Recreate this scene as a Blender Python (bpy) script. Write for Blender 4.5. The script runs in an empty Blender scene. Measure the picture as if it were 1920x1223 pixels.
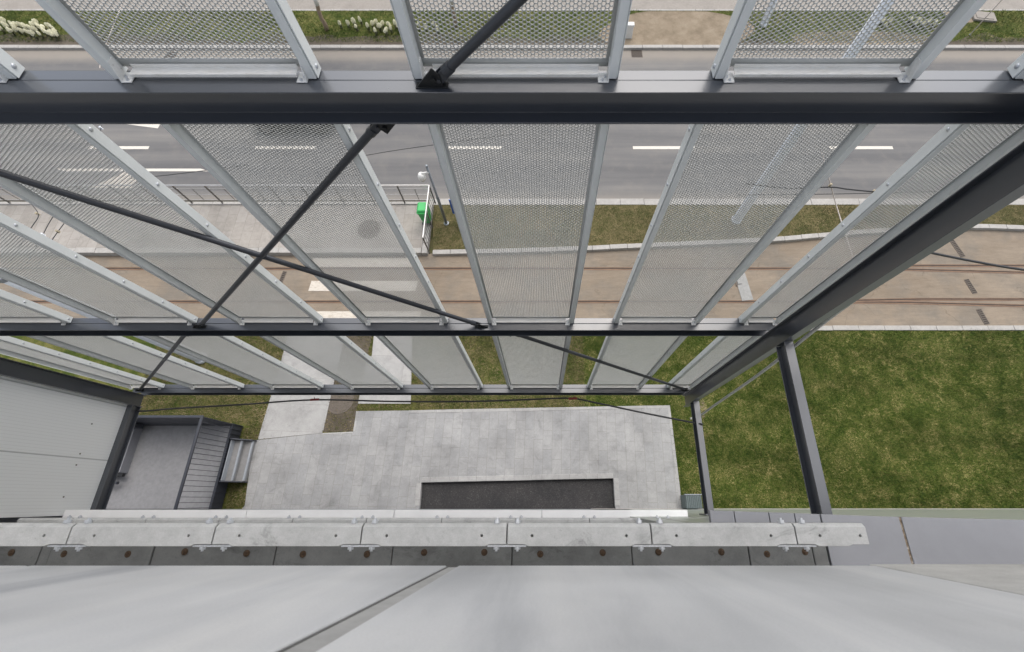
import bpy, bmesh, math, random
import numpy as np
from mathutils import Vector, Matrix
random.seed(7); RS = np.random.RandomState(11)
S = bpy.context.scene; COL = S.collection
R = math.radians
# ------------------------------------------------------------------ camera model
F, CX, CY, TH, H = 812.0, 1016.0, 611.5, R(21.87), 14.9
def ray(px, py):
    u = (px-CX)/F; v = (CY-py)/F; den = math.cos(TH)-v*math.sin(TH)
    return u/den, math.tan(TH+math.atan(v))
def at(px, py, z=0.0):
    a, b = ray(px, py); D = H-z
    return (a*D, b*D)
def gx(px, py, z=0.0): return at(px, py, z)[0]
def gy(py, z=0.0): return at(CX, py, z)[1]
# ------------------------------------------------------------------ helpers
def tag(o, label=None, cat=None, group=None, kind=None):
    if label: o['label'] = label
    if cat: o['category'] = cat
    if group: o['group'] = group
    if kind: o['kind'] = kind
    return o
def thing(name, label, cat, loc=(0,0,0), rz=0, group=None):
    o = bpy.data.objects.new(name, None); COL.objects.link(o)
    o.location = loc; o.rotation_euler = (0,0,rz); o.empty_display_size = .2
    return tag(o, label, cat, group)
def root_loc(p):
    while p.parent: p = p.parent
    return p.location if p.type == 'EMPTY' else Vector((0,0,0))
def copy_tree(o, parent=None):
    c = o.copy(); COL.objects.link(c); c.parent = parent
    for ch in o.children: copy_tree(ch, c)
    return c
class MB:
    def __init__(s): s.v = []; s.f = []
    def add(s, vs, fs):
        n = len(s.v); s.v += [tuple(map(float, p)) for p in vs]; s.f += [tuple(i+n for i in f) for f in fs]; return s
    def box(s, x0, x1, y0, y1, z0, z1):
        return s.add([(x0,y0,z0),(x1,y0,z0),(x1,y1,z0),(x0,y1,z0),(x0,y0,z1),(x1,y0,z1),(x1,y1,z1),(x0,y1,z1)],
            [(0,3,2,1),(4,5,6,7),(0,1,5,4),(1,2,6,5),(2,3,7,6),(3,0,4,7)])
    def prism(s, poly, z0, z1):
        a = sum(poly[i][0]*poly[(i+1)%len(poly)][1]-poly[(i+1)%len(poly)][0]*poly[i][1] for i in range(len(poly)))
        if a < 0: poly = poly[::-1]
        n = len(poly)
        return s.add([(p[0],p[1],z0) for p in poly]+[(p[0],p[1],z1) for p in poly],
            [tuple(range(n-1,-1,-1)), tuple(range(n,2*n))]+[(i,(i+1)%n,n+(i+1)%n,n+i) for i in range(n)])
    def tube(s, pts, r, n=10, caps=True):
        pts = [Vector(p) for p in pts]; m = len(pts); rs = r if isinstance(r, (list,tuple)) else [r]*m
        vs = []; up = None
        for i, p in enumerate(pts):
            d = (pts[min(i+1,m-1)]-pts[max(i-1,0)]).normalized()
            if up is None: up = d.orthogonal().normalized()
            up = (up-d*up.dot(d)).normalized(); w = d.cross(up)
            for k in range(n):
                a = 2*math.pi*k/n; vs.append(p+(up*math.cos(a)+w*math.sin(a))*rs[i])
        fs = [(i*n+k, i*n+(k+1)%n, (i+1)*n+(k+1)%n, (i+1)*n+k) for i in range(m-1) for k in range(n)]
        if caps: fs += [tuple(range(n-1,-1,-1)), tuple((m-1)*n+k for k in range(n))]
        return s.add(vs, fs)
    def lathe(s, prof, c=(0,0,0), n=20):
        vs = [(c[0]+r*math.cos(2*math.pi*k/n), c[1]+r*math.sin(2*math.pi*k/n), c[2]+z) for r, z in prof for k in range(n)]
        m = len(prof)
        fs = [(i*n+k, i*n+(k+1)%n, (i+1)*n+(k+1)%n, (i+1)*n+k) for i in range(m-1) for k in range(n)]
        fs += [tuple(range(n-1,-1,-1)), tuple((m-1)*n+k for k in range(n))]
        return s.add(vs, fs)
    def build(s, name, m, parent=None, local=False, bevel=0, smooth=False):
        me = bpy.data.meshes.new(name)
        vs = s.v
        if parent is not None and not local:
            L = root_loc(parent); vs = [(a-L[0], b-L[1], c-L[2]) for a, b, c in vs]
        me.from_pydata(vs, [], s.f); me.update()
        o = bpy.data.objects.new(name, me); COL.objects.link(o)
        if parent is not None: o.parent = parent
        me.materials.append(m)
        if smooth:
            for p in me.polygons: p.use_smooth = True
        if bevel:
            b = o.modifiers.new('bevel', 'BEVEL'); b.width = bevel; b.segments = 2; b.limit_method = 'ANGLE'; b.angle_limit = R(35)
        return o
def cut(o, mb):
    """real holes: cut the builder's solids out of the mesh, keep only the result"""
    me = bpy.data.meshes.new('cutter')
    L = root_loc(o); me.from_pydata([(a-L[0],b-L[1],c-L[2]) for a,b,c in mb.v], [], mb.f)
    c = bpy.data.objects.new('cutter', me); COL.objects.link(c)
    if o.parent: c.parent = o.parent
    mod = o.modifiers.new('cut', 'BOOLEAN'); mod.object = c; mod.operation = 'DIFFERENCE'; mod.solver = 'EXACT'
    bpy.context.view_layer.update()
    dg = bpy.context.evaluated_depsgraph_get()
    new = bpy.data.meshes.new_from_object(o.evaluated_get(dg))
    for m in list(o.modifiers): o.modifiers.remove(m)
    o.data = new; bpy.data.objects.remove(c)
def fast_mesh(name, V, Fc, m, parent=None):
    """numpy verts (n,3) and triangles or quads (m,k)"""
    me = bpy.data.meshes.new(name); k = Fc.shape[1]
    me.vertices.add(len(V)); me.vertices.foreach_set('co', V.astype(np.float32).ravel())
    me.loops.add(Fc.size); me.loops.foreach_set('vertex_index', Fc.astype(np.int32).ravel())
    me.polygons.add(len(Fc)); me.polygons.foreach_set('loop_start', np.arange(0, Fc.size, k, dtype=np.int32))
    me.update(calc_edges=True); me.validate()
    o = bpy.data.objects.new(name, me); COL.objects.link(o); me.materials.append(m)
    if parent is not None: o.parent = parent
    return o
# ------------------------------------------------------------------ materials
class NT:
    def __init__(s, name):
        s.m = bpy.data.materials.new(name); s.m.use_nodes = True; s.t = s.m.node_tree
        s.b = s.t.nodes['Principled BSDF']; s.tc = s.n('ShaderNodeTexCoord')
    def n(s, typ, **kw):
        nd = s.t.nodes.new(typ)
        for k, v in kw.items():
            if k.startswith('i_'): nd.inputs[k[2:].replace('_',' ')].default_value = v
            else: setattr(nd, k, v)
        return nd
    def l(s, a, b): s.t.links.new(a, b)
    def map(s, scale=(1,1,1), rot=(0,0,0), src=None):
        mp = s.n('ShaderNodeMapping'); mp.inputs['Scale'].default_value = scale; mp.inputs['Rotation'].default_value = rot
        s.l(src or s.tc.outputs['Object'], mp.inputs['Vector']); return mp.outputs['Vector']
    def noise(s, scale, detail=5, rough=.6, vec=None, dist=0):
        nd = s.n('ShaderNodeTexNoise'); nd.inputs['Scale'].default_value = scale; nd.inputs['Detail'].default_value = detail
        nd.inputs['Roughness'].default_value = rough; nd.inputs['Distortion'].default_value = dist
        s.l(vec or s.tc.outputs['Object'], nd.inputs['Vector']); return nd.outputs['Fac']
    def ramp(s, fac, stops):
        nd = s.n('ShaderNodeValToRGB'); e = nd.color_ramp.elements
        while len(e) < len(stops): e.new(.5)
        for el, (p, c) in zip(e, stops):
            el.position = p; el.color = (c if hasattr(c, '__len__') else (c,c,c))[:3]+(1,) if hasattr(c, '__len__') else (c,c,c,1)
        s.l(fac, nd.inputs['Fac']); return nd.outputs['Color']
    def mix(s, a, b, fac=1.0, mode='MIX'):
        nd = s.n('ShaderNodeMix', data_type='RGBA', blend_type=mode)
        for i, v in ((0, fac), (6, a), (7, b)):
            if hasattr(v, 'is_linked'): s.l(v, nd.inputs[i])
            elif i == 0: nd.inputs[0].default_value = v
            else: nd.inputs[i].default_value = (v+(1,))[:4] if hasattr(v,'__len__') else (v,v,v,1)
        return nd.outputs[2]
    def bump(s, h, strength=.2, dist=.01):
        nd = s.n('ShaderNodeBump'); nd.inputs['Strength'].default_value = strength; nd.inputs['Distance'].default_value = dist
        s.l(h, nd.inputs['Height']); s.l(nd.outputs['Normal'], s.b.inputs['Normal'])
    def fin(s, col, rough=.8, metal=0, spec=.5):
        if hasattr(col, 'is_linked'): s.l(col, s.b.inputs['Base Color'])
        else: s.b.inputs['Base Color'].default_value = tuple(col)+(1,)
        if hasattr(rough, 'is_linked'): s.l(rough, s.b.inputs['Roughness'])
        else: s.b.inputs['Roughness'].default_value = rough
        s.b.inputs['Metallic'].default_value = metal; s.b.inputs['Specular IOR Level'].default_value = spec
        return s.m
def simple(name, c, rough=.6, metal=0, var=.12, scale=6, bump=.06, bscale=90, spec=.5, stretch=(1,1,1)):
    t = NT(name); v = t.map(stretch)
    n = t.noise(scale, 6, .65, v)
    d = tuple(x*(1-var) for x in c); e = tuple(min(1,x*(1+var)) for x in c)
    col = t.ramp(n, [(.3, d), (.7, e)])
    if bump: t.bump(t.noise(bscale, 4), bump, .004)
    return t.fin(col, rough, metal, spec)
def concrete(name, c, var=.16, pits=True, rough=.85, streak=(1,1,1), fine_amt=.8, grime=0):
    t = NT(name)
    big = t.noise(1.4, 7, .65, t.map(streak)); med = t.noise(9, 6, .7); fine = t.noise(120, 3, .6)
    col = t.ramp(big, [(.28, tuple(x*(1-var) for x in c)), (.5, c), (.75, tuple(min(1,x*(1+var*.7)) for x in c))])
    col = t.mix(col, t.ramp(med, [(.3, .80), (.62, 1.04)]), fine_amt, 'MULTIPLY')
    col = t.mix(col, t.ramp(fine, [(.25, .86), (.65, 1.05)]), fine_amt, 'MULTIPLY')
    if pits:
        vo = t.n('ShaderNodeTexVoronoi'); vo.inputs['Scale'].default_value = 26
        t.l(t.tc.outputs['Object'], vo.inputs['Vector'])
        col = t.mix(col, t.ramp(vo.outputs['Distance'], [(.03, .5), (.075, 1.0)]), .5, 'MULTIPLY')
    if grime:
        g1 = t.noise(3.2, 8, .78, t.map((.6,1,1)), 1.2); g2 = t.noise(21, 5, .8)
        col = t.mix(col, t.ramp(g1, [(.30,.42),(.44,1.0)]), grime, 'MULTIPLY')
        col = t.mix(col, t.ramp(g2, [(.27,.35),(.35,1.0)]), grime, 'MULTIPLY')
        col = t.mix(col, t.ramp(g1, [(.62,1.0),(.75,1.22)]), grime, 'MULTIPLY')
    t.bump(fine, .25, .003)
    return t.fin(col, rough)
M = {}
def steel(name, c, rough, spec=.9, coat=.85):
    t = NT(name); n = t.noise(3, 6, .7); f = t.noise(420, 2, .6); sm = t.noise(55, 5, .75)
    col = t.ramp(n, [(.3, tuple(x*.88 for x in c)), (.7, tuple(x*1.12 for x in c))])
    col = t.mix(col, (.22,.21,.19), t.ramp(sm, [(.68, 0), (.84, .16)]))
    rr = t.ramp(n, [(.3, rough*.9), (.7, rough*1.25)])
    t.bump(f, .05, .002); t.b.inputs['Coat Weight'].default_value = coat; t.b.inputs['Coat Roughness'].default_value = .22
    return t.fin(col, rr, 0, spec)
M['steel'] = steel('charcoal_steel_paint', (.029,.034,.045), .30)
M['brace'] = steel('brace_paint', (.026,.029,.037), .38, .6, .2)
M['gusset'] = steel('black_plate_paint', (.010,.011,.012), .5, .4, 0)
def paint(name, c, rough=.42):
    t = NT(name); n = t.noise(2.2, 6, .7); f = t.noise(60, 6, .7)
    col = t.ramp(n, [(.3, tuple(x*.92 for x in c)), (.7, tuple(x*1.05 for x in c))])
    col = t.mix(col, t.ramp(f, [(.66, 1.0), (.80, (.62,.56,.48))]), .5, 'MULTIPLY')
    return t.fin(col, rough, 0, .5)
M['panel'] = paint('pale_grey_panel_paint', (.76,.785,.78))
M['sheet'] = paint('perforated_sheet_paint', (.49,.497,.48), .45)
t = NT('weathered_rail_paint'); n = t.noise(18, 7, .75, t.map((.5,2,1))); n2 = t.noise(5, 5)
col = t.ramp(n, [(.42, (.86,.85,.82)), (.64, (.78,.76,.71)), (.76, (.40,.30,.20))])
M['rail'] = t.fin(col, .55)
t = NT('bracket_galvanised'); n = t.noise(60, 6, .7)
M['bracket'] = t.fin(t.ramp(n, [(.35, (.84,.84,.82)), (.62, (.74,.74,.72)), (.74, (.22,.19,.16))]), .5)
M['zinc'] = simple('zinc_bolt', (.56,.58,.61), .3, .4, .2, 90, 0)
t = NT('smooth_concrete_wall')
st = t.noise(1.1, 7, .62, t.map((1.9,1,.28)), .7); cl = t.noise(.8, 4, .55); sp = t.noise(36, 6, .8); fn = t.noise(150, 3, .6)
c = t.ramp(st, [(.30,(.45,.465,.495)),(.5,(.60,.61,.632)),(.72,(.70,.703,.71))])
c = t.mix(c, t.ramp(cl, [(.34,.80),(.60,1.03)]), .9, 'MULTIPLY')
c = t.mix(c, t.ramp(sp, [(.26,.72),(.40,1.0)]), .6, 'MULTIPLY'); c = t.mix(c, t.ramp(fn, [(.3,.93),(.7,1.04)]), .8, 'MULTIPLY')
t.bump(fn, .12, .002); M['concrete_wall'] = t.fin(c, t.ramp(st, [(.3,.5),(.7,.7)]))
M['concrete_side'] = concrete('rough_concrete_panel', (.55,.545,.535), .18, False, streak=(.6,3,1))
M['concrete_beam'] = concrete('precast_beam_concrete', (.48,.485,.48), .12, grime=.75)
M['concrete_block'] = concrete('shade_darkened_block_concrete', (.150,.153,.150), .4, grime=.8)  # base darkened to stand in for shade under the ledge; stains on top
M['concrete_step'] = concrete('step_concrete', (.235,.232,.23), .15, False)
M['gap'] = simple('painted_joint_shadow', (.17,.17,.17), .9)  # dark tone paints the shadow line of the wall joint
M['rust'] = simple('rusty_anchor', (.060,.036,.020), .9, 0, .5, 60, .3)
M['shade_dark'] = simple('painted_shade_dark', (.05,.05,.05), .9)  # near-black colour standing in for shade in a seam and the recess
M['coping'] = simple('grey_coping_sheet', (.245,.25,.27), .38, 0, .06, 3, .02, 200)
M['sill'] = simple('white_sill_sheet', (.86,.86,.86), .4, 0, .04, 3, .02, 200)
M['sealant'] = simple('joint_sealant', (.38,.38,.38), .8, 0, .16, 9, .2)
t = NT('rusty_joint'); M['rust_joint'] = t.fin(t.ramp(t.noise(40, 6, .8), [(.35,(.07,.045,.03)),(.5,(.2,.15,.1)),(.65,(.45,.43,.4))]), .9)
# vertical ribbed cladding (ribs every 0.1 m along Y, panel joints every 1 m)
t = NT('ribbed_white_cladding'); sx = t.n('ShaderNodeSeparateXYZ'); t.l(t.tc.outputs['Object'], sx.inputs[0])
def band(t, sock, period, width, soft=.3):
    a = t.n('ShaderNodeMath', operation='DIVIDE'); t.l(sock, a.inputs[0]); a.inputs[1].default_value = period
    fr = t.n('ShaderNodeMath', operation='FRACT'); t.l(a.outputs[0], fr.inputs[0])
    return t.ramp(fr.outputs[0], [(0, 0), (width, 0), (min(.99,width*(1+soft)+.01), 1)])
r1 = band(t, sx.outputs['Y'], .0525, .09); r2 = band(t, sx.outputs['Y'], 1.05, .012)
col = t.mix(t.mix((.94,.95,.945), t.ramp(r1, [(0,.90),(1,1.0)]), 1, 'MULTIPLY'), t.ramp(r2, [(0,.6),(1,1.0)]), 1, 'MULTIPLY')
t.bump(r1, .35, .004); M['cladding'] = t.fin(col, .45)
t = NT('ribbed_green_glazing'); sx = t.n('ShaderNodeSeparateXYZ'); t.l(t.tc.outputs['Object'], sx.inputs[0])
r1 = band(t, sx.outputs['X'], .62, .08); r2 = band(t, sx.outputs['X'], .155, .1)
col = t.mix(t.mix((.34,.37,.33), r1, 1, 'MULTIPLY'), t.ramp(r2, [(0,.75),(1,1)]), 1, 'MULTIPLY')
M['glazing'] = t.fin(t.mix((.5,.52,.48), col, .75), .3)
# ground
def paving(name, c1, c2, mort, bw, rh, rot, offs=.5, stain=.8, msize=.007):
    t = NT(name); br = t.n('ShaderNodeTexBrick'); br.offset = offs
    t.l(t.map((1,1,1), (0,0,rot)), br.inputs['Vector'])
    for k, v in (('Color1',c1),('Color2',c2),('Mortar',mort)): br.inputs[k].default_value = tuple(v)+(1,)
    br.inputs['Scale'].default_value = 1; br.inputs['Mortar Size'].default_value = msize; br.inputs['Mortar Smooth'].default_value = .3
    br.inputs['Brick Width'].default_value = bw; br.inputs['Row Height'].default_value = rh; br.inputs['Bias'].default_value = -.1
    col = br.outputs['Color']
    col = t.mix(col, t.ramp(t.noise(.8, 7, .65), [(.3,.74),(.5,1.0),(.7,1.15)]), stain, 'MULTIPLY')
    col = t.mix(col, t.ramp(t.noise(2.3, 7, .72, dist=.8), [(.32,.80),(.46,1.0),(.66,1.0),(.78,1.13)]), stain, 'MULTIPLY')
    col = t.mix(col, t.ramp(t.noise(6, 7, .75), [(.3,.86),(.65,1.06)]), .9, 'MULTIPLY')
    col = t.mix(col, t.ramp(t.noise(70, 3, .7), [(.3,.84),(.7,1.1)]), .9, 'MULTIPLY')
    t.bump(t.noise(60, 3), .25, .004)
    return t.fin(col, .85)
M['paver'] = paving('granite_pavers', (.300,.300,.298), (.338,.335,.328), (.255,.248,.236), .62, .305, R(90+1.2), stain=1.0, msize=.007)
M['slabs'] = paving('path_slabs', (.368,.362,.350), (.405,.396,.380), (.285,.275,.26), 2.2, .92, R(2), .3)
M['platform_tile'] = paving('platform_tiles', (.325,.298,.265), (.37,.342,.31), (.245,.222,.195), .8, .4, R(90))
M['granite_edge'] = paving('granite_edging', (.345,.340,.330), (.40,.393,.38), (.24,.235,.225), .9, .5, 0)
M['kerb'] = concrete('kerb_granite', (.40,.382,.355), .14, False)
t = NT('asphalt_road'); sx = t.n('ShaderNodeSeparateXYZ'); t.l(t.tc.outputs['Object'], sx.inputs[0])
c = t.ramp(t.noise(.55, 6, .6, t.map((.10,1.6,1))), [(.32,(.108,.107,.109)),(.52,(.150,.146,.143)),(.68,(.205,.195,.182))])
c = t.mix(c, t.ramp(t.noise(130, 3, .7), [(.3,.78),(.7,1.18)]), .8, 'MULTIPLY')
def edge_dust(t, col, y0, y1, dust):
    mr = t.n('ShaderNodeMapRange'); t.l(sx.outputs['Y'], mr.inputs[0]); mr.inputs[1].default_value = y0; mr.inputs[2].default_value = y1
    wob = t.n('ShaderNodeMath', operation='MULTIPLY_ADD'); t.l(t.noise(1.5, 5), wob.inputs[0]); wob.inputs[1].default_value = .5; wob.inputs[2].default_value = -.25
    ad = t.n('ShaderNodeMath', operation='ADD', use_clamp=True); t.l(mr.outputs[0], ad.inputs[0]); t.l(wob.outputs[0], ad.inputs[1])
    return t.mix(col, dust, ad.outputs[0])
ROAD0, ROAD1 = gy(376), gy(94)
c = edge_dust(t, c, ROAD0+.55, ROAD0-.1, (.25,.228,.20)); c = edge_dust(t, c, ROAD1-1.05, ROAD1-.45, (.255,.228,.195))
t.bump(t.noise(90, 3), .3, .005); M['asphalt'] = t.fin(c, .85)
t = NT('sandy_track_bed')
c = t.ramp(t.noise(.9, 7, .65, t.map((.35,1,1))), [(.28,(.195,.150,.106)),(.5,(.242,.195,.145)),(.74,(.300,.243,.182))])
c = t.mix(c, t.ramp(t.noise(1.7, 6, .7), [(.45,(.0,.0,.0)),(.7,(1,1,1))]), .0)
c = t.mix(c, (.165,.148,.125), t.ramp(t.noise(.6, 6, .65), [(.46,0),(.66,.75)]))
vo = t.n('ShaderNodeTexVoronoi', feature='DISTANCE_TO_EDGE'); vo.inputs['Scale'].default_value = .42
wv = t.n('ShaderNodeVectorMath', operation='ADD'); nn = t.n('ShaderNodeTexNoise'); nn.inputs['Scale'].default_value = 2.2; nn.inputs['Detail'].default_value = 6
t.l(t.tc.outputs['Object'], nn.inputs['Vector']); sc_ = t.n('ShaderNodeVectorMath', operation='SCALE'); sc_.inputs['Scale'].default_value = .6
t.l(nn.outputs['Color'], sc_.inputs[0]); t.l(t.tc.outputs['Object'], wv.inputs[0]); t.l(sc_.outputs[0], wv.inputs[1]); t.l(wv.outputs[0], vo.inputs['Vector'])
c = t.mix(c, t.ramp(vo.outputs['Distance'], [(.0,.62),(.010,1.0)]), t.ramp(t.noise(.9,3), [(.45,0),(.6,.8)]), 'MULTIPLY')
c = t.mix(c, t.ramp(t.noise(7, 6, .75, t.map((.25,1.4,1))), [(.3,.84),(.66,1.08)]), .9, 'MULTIPLY')
c = t.mix(c, t.ramp(t.noise(110, 3, .7), [(.3,.82),(.7,1.15)]), .9, 'MULTIPLY')
t.bump(t.noise(70, 4), .3, .005); M['track'] = t.fin(c, .9)
def earth(name, c1, c2, c3):
    t = NT(name); c = t.ramp(t.noise(1.3, 8, .7), [(.3,c1),(.5,c2),(.7,c3)])
    c = t.mix(c, t.ramp(t.noise(45, 5, .75), [(.3,.6),(.68,1.25)]), .9, 'MULTIPLY')
    t.bump(t.noise(30, 6, .75), .6, .03); return t.fin(c, .95)
M['soil'] = earth('dry_soil', (.17,.132,.088), (.255,.202,.140), (.32,.262,.19))
M['dark_soil'] = earth('dark_soil', (.062,.050,.036), (.100,.082,.060), (.145,.120,.09))
M['ground'] = earth('ground_earth', (.05,.07,.02), (.09,.095,.035), (.17,.14,.07))
M['far_pave'] = concrete('beige_asphalt_path', (.30,.272,.24), .12, False)
M['pit'] = concrete('dark_tar_gravel', (.062,.060,.062), .25, False)
t = NT('tar_gravel')
c = t.ramp(t.noise(1.1, 6, .65), [(.3,(.022,.022,.023)),(.7,(.046,.043,.042))])
c = t.mix(c, t.ramp(t.noise(34, 3, .8), [(.3,.5),(.58,1.1),(.72,4.0)]), .9, 'MULTIPLY')
t.bump(t.noise(80, 4), .6, .01); M['pit'] = t.fin(c, .85)
def turf(name, dark, mid, straw, bias=0):
    t = NT(name)
    f = t.noise(2.2, 8, .72, dist=.6); g = t.noise(.45, 4, .55)
    s_ = t.n('ShaderNodeMath', operation='MULTIPLY_ADD'); t.l(g, s_.inputs[0]); s_.inputs[1].default_value = .55; t.l(f, s_.inputs[2])
    c = t.ramp(s_.outputs[0], [(.54-bias,dark),(.72-bias,mid),(.92-bias,straw)])
    c = t.mix(c, t.ramp(t.noise(38, 6, .8, t.map((1,.6,1))), [(.32,.45),(.55,1.0),(.72,1.7)]), .9, 'MULTIPLY')
    t.bump(t.noise(40, 5, .8), .8, .03); return t.fin(c, .9, 0, .2)
M['lawn'] = turf('lawn_turf', (.030,.050,.008), (.066,.090,.014), (.180,.168,.055))
M['dry_lawn'] = turf('dry_turf', (.045,.052,.016), (.085,.085,.030), (.19,.155,.075), .06)
def blades(name, stops):
    t = NT(name); g = t.n('ShaderNodeNewGeometry')
    a = t.n('ShaderNodeMath', operation='MULTIPLY_ADD'); t.l(g.outputs['Random Per Island'], a.inputs[0]); a.inputs[1].default_value = .55
    b = t.n('ShaderNodeMath', operation='MULTIPLY_ADD'); t.l(t.noise(1.7, 8, .72, dist=.6), b.inputs[0]); b.inputs[1].default_value = 1.5; b.inputs[2].default_value = -.52
    t.l(b.outputs[0], a.inputs[2]); bd_ = t.noise(.55, 3, .5, t.map((.35,1.6,1), (0,0,R(18)))); c = t.mix(t.ramp(a.outputs[0], stops), t.ramp(bd_, [(.36,.72),(.62,1.15)]), .9, 'MULTIPLY')
    return t.fin(c, .7, 0, .15)
M['blade'] = blades('grass_blades', [(.14,(.026,.050,.007)),(.44,(.066,.102,.015)),(.66,(.130,.146,.034)),(.90,(.38,.325,.14))])
M['dry_blade'] = blades('dry_grass_blades', [(.12,(.045,.062,.015)),(.38,(.085,.088,.030)),(.65,(.18,.15,.07)),(.92,(.30,.24,.14))])
M['marking'] = None
t = NT('worn_road_paint'); n = t.noise(14, 8, .8)
M['marking'] = t.fin(t.ramp(n, [(.28,(.34,.31,.28)),(.40,(.62,.58,.51)),(.7,(.70,.66,.59))]), .75)
t = NT('worn_crosswalk_paint'); n = t.noise(9, 9, .82, t.map((.5,2,1)))
M['crosswalk'] = t.fin(t.ramp(n, [(.36,(.35,.29,.22)),(.48,(.56,.51,.44)),(.7,(.66,.62,.55))]), .85)
M['rail_steel'] = simple('rusty_rail', (.175,.105,.065), .65, .1, .35, 12, .1, 60, stretch=(.2,1,1))
M['groove'] = simple('rail_groove', (.045,.035,.028), .9, 0, .3)
M['iron'] = simple('cast_iron', (.135,.112,.092), .7, .1, .3, 40, .2)
M['stainless'] = simple('stainless_tube', (.60,.58,.56), .3, .8, .1, 10, 0)
M['rod'] = simple('dark_rail_rod', (.14,.13,.12), .5, .4, .2)
M['galv'] = simple('galvanised_pole', (.25,.27,.29), .45, .4, .15, 8, .03)
M['pole'] = simple('pale_blue_grey_pole', (.80,.84,.92), .5, .0, .1, 3, .03)
M['white_plastic'] = simple('white_plastic', (.74,.73,.70), .35, 0, .06)
M['black_glass'] = simple('black_dome', (.01,.01,.012), .12, 0, .1, 5, 0)
M['green_plastic'] = simple('green_bin_plastic', (.05,.42,.11), .42, 0, .12, 5, .04)
M['blue_sign'] = simple('blue_sign_face', (.025,.11,.42), .35, 0, .08)
M['cable'] = simple('black_cable', (.03,.03,.033), .55, 0, .2, 20, 0)
M['grey_cable'] = simple('grey_cable', (.55,.55,.53), .5, .0, .2, 20, 0)
M['pale_wire'] = simple('pale_span_wire', (.52,.46,.42), .5, .1, .15, 20, 0)
M['red_tape'] = simple('red_tape', (.24,.035,.035), .6, 0, .3, 40, 0)
M['landing_floor'] = concrete('landing_floor_concrete', (.265,.265,.272), .10, False)
M['landing_steel'] = steel('landing_steel_paint', (.036,.039,.050), .45, .5, .15)
M['nosing'] = simple('pale_step_nosing', (.30,.32,.345), .5, 0, .1, 8)
M['unit'] = simple('green_grey_unit', (.10,.128,.13), .5, 0, .15, 6)
M['bark'] = simple('tree_bark', (.30,.225,.155), .9, 0, .3, 14, .5, 40, stretch=(1,1,.25))
M['whitewash'] = simple('whitewashed_bark', (.70,.68,.63), .85, 0, .1, 14)
M['leaf'] = simple('bud_leaves', (.11,.12,.035), .7, 0, .35, 3, 0)
M['blossom'] = simple('cream_blossom', (.86,.83,.64), .7, 0, .10, 12, 0)
M['plant_green'] = simple('plant_leaves', (.07,.075,.03), .7, 0, .35, 8, 0)
M['car_paint'] = simple('dark_car_paint', (.022,.025,.024), .22, .2, .1, 5, 0)
M['car_glass'] = simple('car_glass', (.012,.014,.016), .08, 0, .1, 5, 0)
M['tyre'] = simple('tyre_rubber', (.02,.02,.02), .85)
M['insulator'] = simple('tan_insulator', (.34,.29,.20), .6, 0, .3, 30, 0)
M['plate'] = simple('pale_metal_plate', (.24,.24,.23), .5, .1, .15, 8)
# ------------------------------------------------------------------ ground, roads, paths
def sheet(name, poly, z, m, label, cat, depth=.4, bevel=0):
    o = MB().prism(poly, z-depth, z).build(name, m, bevel=bevel)
    return tag(o, label, cat, kind='structure')
XL, XR = -70.0, 70.0
g = MB(); g.add([(-400,-400,-.06),(400,-400,-.06),(400,400,-.06),(-400,400,-.06)], [(0,1,2,3)])
tag(g.build('ground', M['ground']), 'wide earth and grass ground reaching to the horizon', 'ground', kind='structure')
sheet('road', [(XL,ROAD0),(XR,ROAD0),(XR,ROAD1),(XL,ROAD1)], 0, M['asphalt'], 'grey asphalt road with a dashed white centre line behind the screens', 'road')
def kerb(name, pts, w, z1, m, label, seg=1.0, side=1, z0=-.3):
    mb = MB()
    P = [Vector((p[0],p[1],0)) for p in pts]; off = 0
    # resample
    L = [0]
    for a, b in zip(P[:-1], P[1:]): L.append(L[-1]+(b-a).length)
    def pt(s):
        for i in range(len(P)-1):
            if s <= L[i+1] or i == len(P)-2:
                return P[i]+(P[i+1]-P[i])*((s-L[i])/(L[i+1]-L[i]))
    n = max(1, round(L[-1]/seg)); st = L[-1]/n
    for i in range(n):
        a, b = pt(i*st+.006), pt((i+1)*st-.006); d = (b-a).normalized(); nn = Vector((-d.y,d.x,0))*w*side
        j = random.uniform(-.006,.006); zz = z1+random.uniform(-.004,.004)
        mb.prism([(a.x,a.y+j),(b.x,b.y+j),(b.x+nn.x,b.y+nn.y+j),(a.x+nn.x,a.y+nn.y+j)], z0, zz)
    o = mb.build(name, m, bevel=.012)
    return tag(o, label, 'kerb', kind='structure')
# far side
FK0, FK1 = ROAD1, gy(84,.12)
kerb('kerb', [(-40,FK0),(40,FK0)], FK1-FK0, .12, M['kerb'], 'pale kerb along the far edge of the road below the flower strip')
FP = gy(20,.1)
sheet('verge', [(XL,FK1),(XR,FK1),(XR,FP),(XL,FP)], .08, M['lawn'], 'strip of patchy grass with flowers beyond the road', 'grass verge')
kerb('kerb', [(-40,FP),(40,FP)], .12, .10, M['kerb'], 'thin pale edging between the far grass strip and the footway')
sheet('far_pavement', [(XL,FP+.12),(XR,FP+.12),(XR,FP+9),(XL,FP+9)], .085, M['far_pave'], 'beige footway along the top edge beyond the grass strip', 'pavement')
def blob(cx, cy, rx, ry, n=26, amp=.16):
    ph = [random.uniform(0,6.28) for _ in range(4)]
    return [(cx+rx*math.cos(a)*(1+amp*sum(math.sin(k*a+ph[k])/(k) for k in (1,2,3))), cy+ry*math.sin(a)*(1+amp*.6*sum(math.sin(k*a+ph[k])/k for k in (1,2,3))))
        for a in [2*math.pi*i/n for i in range(n)]]
SOILS = []
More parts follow.
